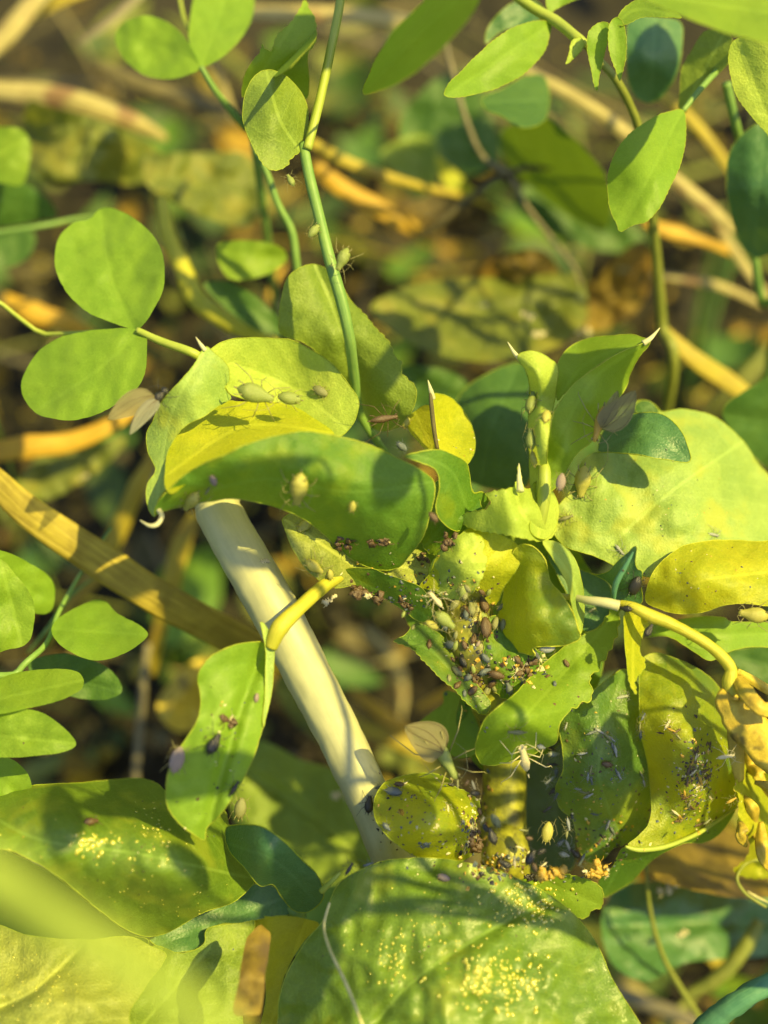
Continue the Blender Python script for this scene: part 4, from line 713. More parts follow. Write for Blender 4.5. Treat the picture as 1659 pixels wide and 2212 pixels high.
pl('5', [(470, 650), (480, 520), (380, 450), (310, 420), (370, 430), (460, 400), (530, 320), (590, 270), (665, 210), (655, 320), (670, 390), (705, 410), (700, 520), (715, 620), (660, 670), (560, 690)], [(470, 650, 0), (665, 210, -3), (715, 620, 0), (330, 420, 2), (590, 450, -2)], [(560, 680), (600, 440), (662, 220)], 'teal', 'small spiny dark green leaf with a raised rib', wav=.3, smooth_n=3)
tube(pea, '5', [(490, 620, -1), (510, 500, -2), (580, 370, -2.6), (640, 260, -3)], [5, 7, 6, 2], S['teal'], 'rib', n=6)
pl('5', [(0, 300), (60, 240), (160, 330), (260, 400), (350, 430), (450, 500), (480, 640), (440, 760), (300, 860), (220, 800), (150, 600), (80, 450)], [(0, 300, 6), (450, 500, 5), (300, 860, 4)], [(60, 260), (400, 780)], 'teal', 'blue green patch of leaf between the yellow petiole and the cup')
ps('5', [(-60, 560, 4), (80, 590, 1), (195, 605, -.5), (300, 625, -1.5), (420, 640, -2), (530, 665, -2)], [5, 6, 7, 9, 11, 12], 'stalk', 'pale end of the yellow petiole')
ps('5', [(540, 650, -1.5), (640, 675, -2), (760, 735, -2), (900, 790, -2), (1060, 870, -2), (1220, 970, -2), (1330, 1070, -2), (1380, 1150, -2), (1370, 1240, -2), (1400, 1330, -2)], [8, 11, 14, 13, 12, 12, 13, 13, 17, 22], 'yellow', 'yellow petiole sweeping down to the shrivelled leaf', name='petiole')
pl('5', [(570, 740), (620, 680), (720, 730), (800, 790), (740, 830), (710, 900), (690, 1010), (720, 1060), (730, 1130), (690, 1180), (650, 1240), (665, 1330), (620, 1260), (590, 1100), (575, 900)], [(600, 700, -1), (665, 1330, -3), (700, 1000, 1), (580, 900, -1)], [(660, 700), (640, 1000), (640, 1280)], 'honey', 'narrow yellow spiny leaflet hanging from the petiole', teeth=2.5, tooth_at=(.3, .7))
pl('5', [(640, 860), (760, 810), (900, 790), (1100, 750), (1320, 750), (1400, 790), (1750, 800), (1750, 960), (1500, 980), (1360, 1010), (1230, 1080), (1100, 1010), (900, 900), (750, 900)], [(640, 860, 4), (1320, 750, 3), (1750, 900, 5), (1230, 1080, 2)], [(700, 860), (1200, 890), (1740, 880)], 'clover', 'pale smooth leaf under the yellow petiole')
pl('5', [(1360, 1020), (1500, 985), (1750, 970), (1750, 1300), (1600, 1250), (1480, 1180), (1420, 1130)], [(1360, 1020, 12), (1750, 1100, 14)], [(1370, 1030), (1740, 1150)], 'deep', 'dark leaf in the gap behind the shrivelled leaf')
# shrivelled yellow leaf at the end of the petiole
for pts_, w0 in (([(1400, 1290, -2), (1360, 1380, -3), (1420, 1480, -3.5), (1540, 1600, -3), (1700, 1760, -2), (1800, 1900, -1)], [14, 26, 34, 40, 44, 30]), ([(1420, 1200, -2), (1480, 1300, -4), (1560, 1400, -5), (1640, 1450, -5), (1760, 1440, -4)], [10, 16, 15, 14, 14]), ([(1420, 1170, -2), (1540, 1230, -1), (1660, 1300, 0), (1780, 1350, 0)], [8, 9, 9, 8]), ([(1380, 1400, -1), (1400, 1560, 0), (1430, 1800, 1), (1450, 1990, 2)], [8, 14, 16, 10])):
    blade(pea, '5', pts_, w0, S['shrivel'], 'shrivelled_leaf', .45, 40, seed=len(pts_) * 3)
pl('7', [(1450, 420), (1520, 380), (1600, 500), (1750, 560), (1750, 1450), (1650, 1420), (1560, 1430), (1430, 1390), (1405, 1350), (1480, 1290), (1520, 1200), (1490, 1080), (1430, 1060), (1430, 930), (1440, 800), (1400, 740), (1450, 600)], [(1450, 420, 4), (1750, 600, 8), (1430, 1390, 8), (1490, 1080, 3), (1600, 900, 7)], [(1500, 400), (1560, 900), (1600, 1400)], 'honey', 'dry crinkled yellow leaf remains at the edge', wav=2.6, teeth=3, rim=None)
for j_, pts_ in enumerate(([(1480, 420, 3), (1520, 560, 5), (1600, 640, 3), (1680, 800, 5)], [(1450, 800, 3), (1540, 900, 2), (1560, 1050, 5), (1640, 1200, 2)], [(1440, 1000, 1), (1470, 1090, 0), (1500, 1160, 3)], [(1560, 700, 2), (1700, 760, 1), (1760, 800, 2)], [(1600, 1000, 3), (1620, 1200, 1), (1700, 1380, 3)])):
    blade(pea, '7', pts_, [5, 13, 15, 6], S['shrivel'], 'shrivelled_leaf', .6, 120, seed=j_ * 5)
# centre leaves around the crowded stem
ps('4', [(640, 560, 4), (700, 780, 3), (700, 950, 2.5), (760, 1180, 2), (820, 1400, 3), (900, 1560, 4), (960, 1800, 6), (970, 2100, 7), (960, 2500, 7), (960, 2900, 10)], [44, 52, 56, 52, 50, 50, 50, 52, 54, 50], 'crowd', 'thick central stem crowded with aphids', tail=[below(1100, 1960, 22)], k=16, bumpy=.1)
pl('4', [(330, 630), (400, 540), (440, 430), (520, 370), (620, 330), (640, 250), (700, 200), (880, 230), (1000, 280), (1080, 350), (1100, 420), (1040, 540), (960, 640), (900, 780), (800, 700), (700, 640), (600, 700), (480, 680), (380, 660)], [(330, 630, 0), (620, 250, -1), (1080, 350, -2), (900, 780, 1), (700, 450, -3)], [(700, 640), (850, 450), (1000, 290)], 'yellow', 'yellow upper half of the leaf folded in the centre', wav=.4)
pl('4', [(1075, 330), (1180, 340), (1280, 440), (1310, 600), (1400, 700), (1480, 830), (1520, 960), (1540, 1030), (1440, 1080), (1280, 1090), (1180, 1105), (1200, 1160), (1120, 1150), (1010, 1120), (960, 1050), (900, 950), (920, 850), (960, 700), (950, 560), (1000, 450)], [(1075, 330, -3), (1310, 600, -2), (1540, 1030, -3), (1180, 1150, -1), (900, 950, 2), (1000, 500, 0), (1200, 750, -4)], [(1090, 340), (1050, 700), (1020, 1100)], 'sun_blotch', 'half of the folded centre leaf coloured with green shade and yellow sun', wav=.7, rim=L['rimy'], rimr=2.4)
pl('4', [(70, 460), (150, 390), (250, 350), (330, 370), (400, 430), (400, 520), (330, 630), (200, 600), (100, 560)], [(70, 460, 1), (330, 370, 2), (330, 630, 1)], [(80, 470), (380, 520)], 'dusty', 'dusty grey green leaf under the brown clots')
pl('4', [(-40, 500), (60, 540), (200, 590), (330, 640), (400, 740), (420, 860), (330, 910), (200, 820), (60, 720), (-40, 690), (-300, 560), (-200, 500)], [(-40, 500, -1), (330, 640, -1), (330, 910, 2), (-280, 560, 0)], [(-260, 540), (350, 850)], 'under', 'green slanting leaf above the dark gap', wav=.4)
pl('M', [(590, 905), (650, 870), (690, 820), (730, 810), (830, 860), (900, 940), (960, 1020), (1020, 1120), (1100, 1230), (1060, 1290), (980, 1230), (900, 1150), (850, 1110), (800, 1060), (740, 1000), (680, 940)], [(590, 905, 0), (730, 810, 2), (1100, 1230, 0), (850, 1110, -1)], [(600, 900), (800, 960), (1060, 1250)], 'mottle', 'hanging toothed leaf tip with bluish point', teeth=2, tooth_at=(.5, 1.0), wav=.4)
pl('M', [(855, 1170), (930, 1180), (1000, 1250), (1040, 1330), (1030, 1480), (960, 1520), (880, 1500), (800, 1490), (720, 1460), (690, 1410), (720, 1340), (800, 1270), (850, 1230)], [(855, 1170, 8), (1030, 1400, 5), (700, 1410, 9)], [(900, 1180), (850, 1480)], 'clover', 'smooth pale leaf behind the winged aphid')
pl('M', [(1020, 1480), (1030, 1420), (1070, 1320), (1130, 1260), (1220, 1190), (1290, 1110), (1380, 1020), (1480, 940), (1580, 870), (1680, 820), (1760, 700), (1780, 800), (1740, 930), (1660, 1060), (1620, 1090), (1640, 1160), (1630, 1215), (1580, 1230), (1510, 1280), (1465, 1340), (1450, 1440), (1380, 1470), (1300, 1510), (1200, 1540), (1120, 1560), (1050, 1550)], [(1030, 1450, -2), (1290, 1110, 0), (1760, 700, 3), (1620, 1150, 0), (1450, 1440, -1), (1120, 1560, -1), (1300, 1300, -5), (1100, 1330, -4)], [(1060, 1540), (1300, 1280), (1740, 780)], 'fresh', 'bright curled toothed leaf in front of the stem', teeth=6, tooth_at=(.38, .72), rimr=2.6, wav=.4, step=8)
pl('7', [(-220, 300), (20, 240), (100, 330), (160, 600), (200, 1000), (200, 1300), (80, 1380), (-240, 1300), (-260, 800)], [(-220, 300, 15), (200, 1300, 14), (60, 800, 15)], [(60, 1350), (40, 250)], 'shade', 'added dark leaf standing in for shade in the cleft beside the stem foot')  # leaf added to darken the hole; shade put into its colour
pl('d', [(925, 1240), (955, 1185), (1005, 1150), (1050, 1175), (1045, 1240), (1005, 1292), (950, 1285)], [(925, 1240, 0), (1050, 1175, -2), (1000, 1290, -1.5), (990, 1220, -3.5)], [(935, 1275), (1040, 1165)], 'pale', 'small puckered leaf above the crowded stem', teeth=3, wav=.8)
pl('d', [(1060, 1330), (1120, 1385), (1180, 1420), (1165, 1480), (1095, 1510), (1045, 1450)], [(1060, 1330, 1), (1180, 1420, 2), (1050, 1450, 1), (1110, 1440, -.5)], [(1060, 1335), (1130, 1500)], 'under', 'small puckered leaf low on the crowded stem', teeth=3, wav=.8)
pl('d', [(1172, 1170), (1210, 1175), (1245, 1215), (1262, 1290), (1256, 1370), (1240, 1330), (1225, 1260), (1195, 1210)], [(1172, 1170, -2), (1262, 1290, 1), (1256, 1370, 0), (1225, 1250, -3)], [(1175, 1172), (1240, 1260), (1254, 1365)], 'glauc', 'pale outer edge of the folded centre leaf', wav=.3)
pl('d', [(900, 1090), (945, 1040), (1010, 1050), (1040, 1100), (1010, 1160), (960, 1200), (915, 1180)], [(900, 1090, 2), (1040, 1100, 1), (930, 1190, 2), (970, 1120, -.5)], [(920, 1180), (1020, 1060)], 'under', 'green leaf filling the hollow under the saddle lobe', teeth=2, wav=.7)
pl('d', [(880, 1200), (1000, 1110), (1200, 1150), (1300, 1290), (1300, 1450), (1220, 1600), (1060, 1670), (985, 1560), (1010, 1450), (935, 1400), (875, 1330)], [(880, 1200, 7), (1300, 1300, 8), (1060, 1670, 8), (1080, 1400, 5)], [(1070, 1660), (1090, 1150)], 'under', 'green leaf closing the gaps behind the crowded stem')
# infested dark leaf, two halves, sunlight put into the yellow half's colour, bright fold
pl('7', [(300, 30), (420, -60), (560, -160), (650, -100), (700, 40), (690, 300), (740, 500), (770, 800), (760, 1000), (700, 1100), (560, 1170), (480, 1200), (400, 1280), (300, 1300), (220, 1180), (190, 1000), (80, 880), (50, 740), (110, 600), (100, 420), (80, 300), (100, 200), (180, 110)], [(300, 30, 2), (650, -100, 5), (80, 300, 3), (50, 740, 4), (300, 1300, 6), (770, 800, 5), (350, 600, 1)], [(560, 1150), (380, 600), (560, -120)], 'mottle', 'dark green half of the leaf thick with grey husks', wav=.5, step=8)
pl('7', [(690, -200), (800, -280), (960, -240), (1150, -150), (1290, -20), (1350, 100), (1430, 250), (1460, 450), (1450, 750), (1420, 880), (1300, 960), (1150, 1060), (960, 1140), (760, 1180), (600, 1175), (690, 1090), (760, 1000), (775, 800), (740, 520), (690, 300), (690, 50)], [(690, -200, 3), (1290, -20, 5), (1450, 600, 7), (1150, 1060, 4), (600, 1175, 1), (740, 600, 4), (1000, 300, -1), (1050, 700, 0)], [(640, 1160), (1000, 600), (900, -240)], 'sun_blotch', 'yellow lit half of the infested leaf', wav=.5, step=8)
tube(pea, '7', [(580, 1180, .5), (680, 1205, .8), (850, 1190, 1.6), (1000, 1140, 2.6), (1150, 1070, 3.8), (1300, 970, 5), (1430, 880, 6)], [3, 6, 6, 5, 5, 4, 2], S['lime'], 'leaf_margin', label='bright folded rim of the infested leaf')
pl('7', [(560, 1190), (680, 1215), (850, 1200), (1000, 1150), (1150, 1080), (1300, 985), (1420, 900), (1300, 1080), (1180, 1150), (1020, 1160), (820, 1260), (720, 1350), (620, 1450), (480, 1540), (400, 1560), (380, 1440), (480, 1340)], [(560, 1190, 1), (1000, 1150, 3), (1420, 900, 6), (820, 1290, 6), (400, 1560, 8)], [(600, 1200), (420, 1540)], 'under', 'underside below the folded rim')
pl('7', [(-40, 1400), (60, 1390), (180, 1400), (300, 1430), (380, 1480), (410, 1540), (400, 1640), (330, 1660), (280, 1720), (150, 1700), (-40, 1600), (-200, 1440)], [(-40, 1400, 1), (400, 1560, 2), (0, 1600, 2)], [(-100, 1420), (350, 1620)], 'fresh', 'bitten green leaf piece tucked behind the big glossy leaf', teeth=2)
# round spotted leaf
pl('6', [(230, 740), (215, 640), (240, 540), (290, 470), (370, 430), (470, 400), (600, 390), (700, 400), (780, 440), (840, 500), (900, 520), (960, 560), (1010, 600), (1015, 680), (980, 740), (1000, 860), (960, 1000), (860, 1060), (700, 1060), (540, 1020), (440, 960), (320, 870)], [(220, 640, -1), (600, 390, 2), (1010, 640, 1), (860, 1060, -1), (540, 1020, -2), (600, 720, -5)], [(980, 820), (600, 740), (230, 700)], 'sun_blotch', 'round leaf half bluish shade half yellow sun in its colour, with dark specks', rimr=2.2, wav=.4, teeth=1.5, tooth_at=(.3, .6), holes=[(425, 680, 5)])
pl('d', [(612, 1118), (660, 1105), (720, 1140), (790, 1200), (830, 1240), (770, 1262), (715, 1268), (672, 1240), (638, 1195), (618, 1150)], [(612, 1118, -1), (720, 1140, 1), (800, 1240, 2), (672, 1240, -1), (700, 1190, -2)], [(620, 1125), (790, 1240)], 'dusty', 'small dusty lobe where yellow aphids feed beside the stalk', wav=.5)
# yellow petiole crossing the stalk and the twisted leaf
ps('d', [(900, 1240, 5), (820, 1225, 4), (760, 1232, 1.5), (720, 1252, 0), (695, 1270, -1), (650, 1310, -3), (605, 1355, -4), (585, 1400, -4)], [9, 10, 12, 15, 15, 15, 19, 13], 'yellow', 'short yellow petiole crossing in front of the pale stalk', name='petiole')
pl('d', [(575, 1395), (582, 1440), (580, 1520), (565, 1580), (545, 1640), (510, 1710), (480, 1755), (445, 1790), (440, 1815), (400, 1790), (365, 1750), (358, 1700), (370, 1650), (400, 1600), (430, 1545), (433, 1500), (428, 1460), (455, 1420), (500, 1395), (545, 1386)], [(575, 1395, -4), (430, 1480, -7), (565, 1580, -4.5), (440, 1815, -6), (360, 1710, -7.5), (490, 1600, -7)], [(570, 1400), (510, 1560), (442, 1812)], 'clover', 'twisted leaf hanging from the yellow petiole with brown specks', rimr=2.4, wav=.5, crease=.9, step=8)
pl('d', [(562, 1345), (580, 1360), (592, 1400), (590, 1470), (578, 1540), (568, 1570), (572, 1480), (574, 1410)], [(562, 1345, -4.5), (592, 1420, -4), (568, 1570, -5)], [(570, 1350), (580, 1550)], 'glauc', 'narrow outer fold of the twisted leaf', wav=.1)
# thick pale stalk under it all
stalk = tube(None, 'd', [(640, 960, 12), (520, 1010, 10), (470, 1080, 6), (496, 1150, 4), (566, 1270, 2.5), (630, 1390, 2), (698, 1520, 2.5), (757, 1640, 3), (808, 1750, 3.5), (852, 1860, 5), (900, 1960, 17)], [36, 48, 51, 53, 54, 52, 50, 49, 48, 49, 52], S['stalk'], 'plant_stalk', n=9, k=24, tail=[below(930, 2060, 25)], bumpy=.07)
tag(stalk, 'thick smooth cream coloured stalk slanting down under the boat shaped leaf', 'plant stalk')

# ================================================================== BIG GLOSSY LEAVES LOW DOWN
big = thing('broad_leaf_plant', 'low plant with big glossy sunlit leaves below the infested shoot', 'plant', below(900, 2300, 12))
def bl(fr, out, dep, rib, mat, lab=None, **kw):
    kw.setdefault('rim', L['rim']); return leaf(big, fr, out, dep, rib, L[mat], 'leaf', label=lab, **kw)
bl('d', [(595, 2290), (600, 2200), (612, 2120), (650, 2050), (695, 1990), (712, 1950), (735, 1905), (800, 1870), (860, 1855), (930, 1853), (1000, 1862), (1060, 1875), (1130, 1903), (1190, 1935), (1245, 1980), (1290, 2040), (1320, 2110), (1350, 2160), (1400, 2240), (1440, 2330), (1000, 2400), (700, 2380)], [(600, 2200, -3), (715, 1950, -3), (930, 1853, -3), (1245, 1980, -2), (1440, 2330, -4), (1000, 2100, -8), (850, 2050, -6), (800, 2350, -8)], [(700, 2380), (860, 2150), (1040, 2020), (1180, 1950)], 'glossy', 'largest glossy leaf at the bottom', wav=.8, step=10, crease=.5, rimr=2)
bl('E', [(-80, 470), (60, 452), (230, 438), (400, 428), (540, 415), (620, 418), (680, 440), (720, 470), (820, 520), (960, 545), (985, 600), (1000, 680), (1080, 800), (1100, 860), (1000, 950), (880, 990), (760, 1060), (660, 1095), (560, 1070), (440, 990), (320, 890), (200, 800), (60, 730), (-80, 680)], [(-80, 470, 2), (400, 428, 5), (720, 470, 4), (1000, 700, 2), (1080, 850, 3), (660, 1095, 1), (320, 890, -5), (-80, 680, -7), (600, 760, -8), (300, 600, -7), (850, 800, -6)], [(1060, 840), (600, 740), (180, 680), (-60, 560)], 'glossy', 'rolled glossy leaf with a bluish upper side', wav=.6, rimr=2)
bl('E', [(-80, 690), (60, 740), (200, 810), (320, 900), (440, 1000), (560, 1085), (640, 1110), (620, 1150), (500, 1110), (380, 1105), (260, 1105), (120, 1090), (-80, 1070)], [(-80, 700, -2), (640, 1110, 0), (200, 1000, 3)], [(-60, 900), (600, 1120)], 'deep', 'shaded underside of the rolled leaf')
bl('E', [(980, 625), (1040, 615), (1120, 620), (1210, 670), (1300, 760), (1370, 830), (1398, 900), (1385, 950), (1330, 990), (1270, 985), (1220, 930), (1180, 870), (1120, 880), (1060, 800), (1000, 740), (975, 680)], [(980, 625, 1), (1300, 760, -2), (1385, 950, 1), (1220, 930, 2), (1150, 750, -5)], [(1000, 700), (1200, 780), (1360, 940)], 'teal', 'blue green lobe curling over', wav=.3, rimr=3)
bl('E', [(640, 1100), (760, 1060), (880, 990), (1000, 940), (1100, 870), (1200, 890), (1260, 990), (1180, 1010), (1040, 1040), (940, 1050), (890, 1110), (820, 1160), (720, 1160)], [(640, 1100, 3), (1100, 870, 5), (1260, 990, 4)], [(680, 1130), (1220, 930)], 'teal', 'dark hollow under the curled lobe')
bl('E', [(-80, 1070), (120, 1092), (280, 1108), (420, 1108), (560, 1095), (650, 1140), (720, 1180), (640, 1300), (560, 1420), (500, 1560), (-80, 1560)], [(-80, 1070, -1), (420, 1108, -2), (720, 1180, 0), (500, 1560, -8), (-80, 1560, -8), (200, 1300, -5)], [(-80, 1430), (140, 1330), (340, 1150)], 'dusty', 'pale veined leaf in the bottom corner', wav=.6, crease=.7)
bl('E', [(640, 1150), (780, 1170), (880, 1130), (900, 1060), (1060, 1035), (1100, 1040), (1060, 1200), (1040, 1330), (1000, 1560), (500, 1560), (560, 1420)], [(640, 1150, 2), (1080, 1050, 3), (1000, 1560, -1), (500, 1560, -4)], [(560, 1540), (900, 1150)], 'dull', 'middle yellowish leaf behind the brown scale', wav=.6)
bl('E', [(1090, 1040), (1200, 1010), (1330, 1020), (1380, 1050), (1310, 1120), (1250, 1220), (1210, 1340), (1200, 1560), (1120, 1560), (1150, 1300)], [(1090, 1040, 4), (1380, 1050, 2), (1200, 1560, 0)], [(1320, 1040), (1160, 1500)], 'honey', 'yellow lit leaf strip beside the brown scale', wav=.5)
tube(big, 'd', [(712, 1950, -4), (700, 2000, -5), (712, 2050, -7), (745, 2120, -9), (770, 2180, -10), (800, 2260, -11)], [3, 3.5, 3.5, 3.5, 3, 3], S['hair'], 'tendril', label='fine yellow tendril lying on the glossy leaf')
tube(big, 'd', [(695, 1925, -2), (720, 1900, -3), (735, 1885, -3)], [7, 5, 2], S['lime'], 'petiole')
tube(big, 'd', [(640, 1960, 4), (660, 2080, 8), (700, 2200, 12)], [20, 20, 20], S['green'], 'stem', tail=[below(760, 2350, 20)])
floor_leaf('E', [(1118, 1048), (1130, 1046), (1150, 1062), (1169, 1082), (1168, 1130), (1158, 1200), (1146, 1255), (1142, 1330), (1128, 1425), (1085, 1436), (1012, 1428), (1030, 1300), (1046, 1190), (1066, 1110), (1092, 1075)], [(1120, 1045, -4), (1030, 1420, -9), (1165, 1180, -6), (1100, 1250, -8)], [(1125, 1050), (1070, 1430)], S['dead'], 'flat brown dead leaf scale standing between the glossy leaves', 'dead_leaf', 'dead leaf', wav=.6)
fb = blade(None, 'd', [(-160, 1800, -66), (0, 1910, -67), (130, 2000, -68), (280, 2090, -69), (430, 2200, -70), (560, 2360, -71)], [20, 23, 22, 19, 15, 10], L['pale'], 'wild_grass', .3, 20); tag(fb, 'soft blurred pale green blade slanting across the bottom corner', 'grass blade')

# ================================================================== UNSEEN LEAVES ADDED TO CAST SHADE
def shade_caster(spots, mat, label):
    """unseen leaves added between the sun and chosen spots to cast dappled shade"""
    t = None
    for (x, y, d, s, rx, ry, a) in spots:
        c = at(x, y, d) + SUN * s * .001
        if t is None: t = thing('added_shade_leaves', label, 'vetch', (c.x + .01, c.y + .005, GROUND_Z))
        X = (RT * math.cos(math.radians(a)) + UP * math.sin(math.radians(a))); Y = SUN.cross(X).normalized(); X = Y.cross(SUN)
        V, F, uv = [], [], []; n, m = 12, 6
        for i in range(n + 1):
            for j in range(m + 1):
                u, v = i / n * 2 - 1, j / m * 2 - 1; hw = (1 - abs(u) ** 2.3) ** .8 * (1 - .2 * u) if abs(u) < 1 else 0
                p = X * u * rx + Y * v * ry * hw; V.append(c + p * MMPX * .001 + SUN * (.0012 * v * v + .002 * u * u + .0006 * noise.noise(Vector((u * 2, v * 2, x))))); uv.append([v * ry * MMPX, (u + 1) * rx * MMPX])
        for i in range(n):
            for j in range(m): q = i * (m + 1) + j; F.append([q, q + 1, q + m + 2, q + m + 1])
        mesh_obj('leaflet', V, F, L[mat], t, uv=uv)
        base = Vector((t.location.x, t.location.y, c.z - .03)); e = c + X * rx * MMPX * .001
        C = [Vector(p) for p in crom([e, e * .6 + base * .4 + SUN * .004, base, Vector((t.location.x, t.location.y, GROUND_Z))], 6, False)]
        V, F = tube_geo(C, [.0002 + .0004 * i / len(C) for i in range(len(C))], 7); mesh_obj('stem', V, F, S['green'], t)
shade_caster([(1300, 1700, 2, 46, 150, 75, 80), (1165, 1260, 0, 56, 90, 34, 70)], 'deep', 'unseen leaves added to shade the infested dark leaf')
shade_caster([(835, 1765, 0, 62, 80, 34, 75), (740, 1925, -3, 66, 90, 48, 50), (600, 1850, 0, 76, 110, 60, -30), (330, 1730, 0, 86, 170, 45, 10)], 'deep', 'unseen leaves added to shade the curled blue green lobe')
shade_caster([(840, 790, 4, 60, 100, 26, 60), (1400, 150, 14, 42, 100, 70, 80)], 'deep', 'unseen leaves added to shade the vine leaves')
shade_caster([(700, 2100, -6, 80, 130, 42, 70), (130, 1760, -4, 96, 110, 40, 60), (420, 1870, -6, 92, 80, 34, -30), (1480, 1660, 0, 42, 60, 22, 60), (520, 1045, -8, 82, 130, 34, 18), (850, 1020, -6, 64, 70, 46, 70), (640, 1130, -5, 72, 50, 22, -20)], 'deep', 'unseen leaves added to dapple the broad leaves')
shade_caster([(420, 290, 60, 110, 160, 90, 10), (900, 300, 60, 100, 140, 80, 20), (1450, 2080, 40, 60, 180, 90, -10), (1150, 420, 60, 90, 150, 90, 40), (60, 900, 60, 135, 160, 90, 20), (400, 1480, 60, 120, 120, 150, 0), (700, 560, 60, 105, 120, 90, 40), (880, 480, 60, 100, 140, 60, -20), (150, 400, 60, 130, 120, 70, 30), (1100, 250, 60, 90, 140, 60, -30), (640, 250, 60, 110, 100, 80, 50)], 'deep', 'unseen leaves added to shade the litter')

build_surface()
# ================================================================== INSECTS AND SHED SKINS
bug('aphid1', 'green', 'd', 740, 562, -3.2, 245, 62, 'plump pale green aphid climbing down the vine stem')
bug('aphid2', 'green', 'd', 628, 390, -1, 120, 34, 'small pale aphid beside the upper vine stem, above the nymph')
bug('nymph1', 'green', 'd', 678, 500, -1, 230, 40, 'faint pale nymph just beside the middle of the vine stem')
bug('aphid3', 'yellow', '1', 1315, 1310, -10.5, -100, 92, 'largest olive yellow aphid on the underside of the boat shaped leaf')
bug('nymph2', 'yellow', '1', 1715, 1450, -9.4, 80, 34, 'small round yellow nymph alone on the dark underside')
bug('nymph3', 'yellow', '1', 1350, 1610, -6, 40, 48, 'round yellow nymph at the lower rim of the dark underside')
bug('aphid4', 'yellow', '1', 500, 1400, -8, 235, 66, 'slender yellow aphid hanging at the low corner of the boat shaped leaf')
bug('nymph4', 'mauve', '1', 668, 1250, -9.5, 100, 34, 'small mauve aphid on the dark underside above the yellow slender one')
bug('slim1', 'olive', '1', 620, 1330, -9.2, 60, 26, 'tiny thin dark insect just below the small mauve aphid')
bug('aphid5', 'green', '1', 990, 610, -3.5, -18, 96, 'long legged olive aphid lying across the top of the boat shaped leaf')
bug('nymph5', 'green', '1', 1240, 640, -2.5, 170, 60, 'pale nymph just behind the long legged olive aphid')
bug('nymph6', 'olive', '1', 1480, 590, -1.5, -30, 46, 'grey oval aphid on the pale back wall of the boat shaped leaf')
bug('slim2', 'brown', 'd', 830, 905, -1.5, 10, 70, 'thin brown aphid at the fold where boat leaf meets oval leaf')
bug('nymph7', 'yellow', 'd', 880, 915, -1.2, 60, 30, 'small yellow nymph beside the thin brown aphid at the fold')
bug('nymph8', 'slate', 'd', 868, 965, -2, -40, 34, 'dark slate aphid wedged in the fold over the boat leaf rim')
f = thing('fly', 'black fly with one smoky wing perched on the bluish leaf flap', 'fly', (0, 0, 0))
f.matrix_world = Matrix.Translation(at(*FR['1'](235, 660), -5)) @ frame_at(0, 0, 0, 48).to_4x4() @ Matrix.Diagonal((62 * MMPX * 1e-3,) * 3 + (1,))
b_ = bpy.data.objects.new('body', bug_mesh('fly1', 'black')); COL.objects.link(b_); b_.parent = f
wing(f, 1.75, .85, 158, .0, 'wing', .1, .1); wing(f, 1.5, .5, 185, .3, 'wingc', .1, -.05)
f = thing('winged_aphid', 'amber winged aphid with a tall smoky wing against the pointed leaf', 'winged aphid', (0, 0, 0))
f.matrix_world = Matrix.Translation(at(*FR['3'](600, 690), -2.5)) @ frame_at(0, 0, 0, -105).to_4x4() @ Matrix.Diagonal((78 * MMPX * 1e-3,) * 3 + (1,))
b_ = bpy.data.objects.new('body', bug_mesh('slim3', 'amber')); COL.objects.link(b_); b_.parent = f
wing(f, 1.35, .75, 152, .2, 'wing', .1, .05); wing(f, 1.0, .4, 170, .1, 'wing', .0, .05)
f = thing('winged_aphid', 'grey winged aphid with a pale body above the round spotted leaf', 'winged aphid', (0, 0, 0))
f.matrix_world = Matrix.Translation(at(*FR['6'](750, 260), -3)) @ frame_at(0, 0, 0, -62).to_4x4() @ Matrix.Diagonal((105 * MMPX * 1e-3,) * 3 + (1,))
b_ = bpy.data.objects.new('body', bug_mesh('slim4', 'green')); COL.objects.link(b_); b_.parent = f
wing(f, .95, .75, 205, .1, 'wing', -.1, 0)
bug('aphid6', 'yellow', '3', 505, 1050, -1.5, -98, 82, 'elongated yellow aphid with bent legs on the edge of the broad pale leaf')
bug('nymph9', 'mauve', '3', 365, 1050, -3.5, 80, 46, 'mauve grey oval aphid on the thick pale shoot tip', cat='aphid')
bug('aphid7', 'green', '3', 205, 560, -3, 85, 62, 'pale aphid clinging to the side of the shoot tip, uppermost there')
bug('aphid8', 'green', '3', 200, 780, -3, 95, 56, 'pale brownish aphid clinging to the shoot tip, middle of three')
bug('nymph10', 'yellow', '3', 270, 650, -3.5, 70, 44, 'yellow nymph in the middle of the shoot tip')
bug('nymph11', 'yellow', '3', 210, 900, -3, 95, 40, 'yellowish nymph on the shoot tip just above the spiny cup')
bug('slim5', 'olive', '3', 400, 1270, -1, 20, 40, 'spindly dark aphid between the spiny cup and the broad pale leaf')
crumb('4', 545, 300, -5, 62, 'brown', 'largest brown clot of shed skins beside the yellow centre leaf', 'shed skins', 'shed_skin_clot', seed=2, ratio=.8)
bug('nymph12', 'brown', '4', 430, 115, -6, -50, 32, 'dark brown aphid at the rim just above the largest clot')
crumb('M', 340, 380, -5, 56, 'brown', 'brown clot under the low rim of the boat leaf, left of the speckled one', 'shed skins', 'shed_skin_clot', seed=5, ratio=.9)
crumb('M', 510, 375, -5, 66, 'brown', 'speckled brown and cream clot of skins on the boat leaf rim', 'shed skins', 'shed_skin_clot', seed=7, ratio=.4)
crumb('M', 540, 372, -5.6, 30, 'cream', 'cream flake stuck on the speckled clot', 'shed skin', 'shed_skin', seed=8, ratio=.5, lumps=3)
crumb('M', 740, 455, -1.5, 34, 'brown', 'small dark clot on the dusty grey leaf', 'shed skins', 'shed_skin_clot', seed=9)
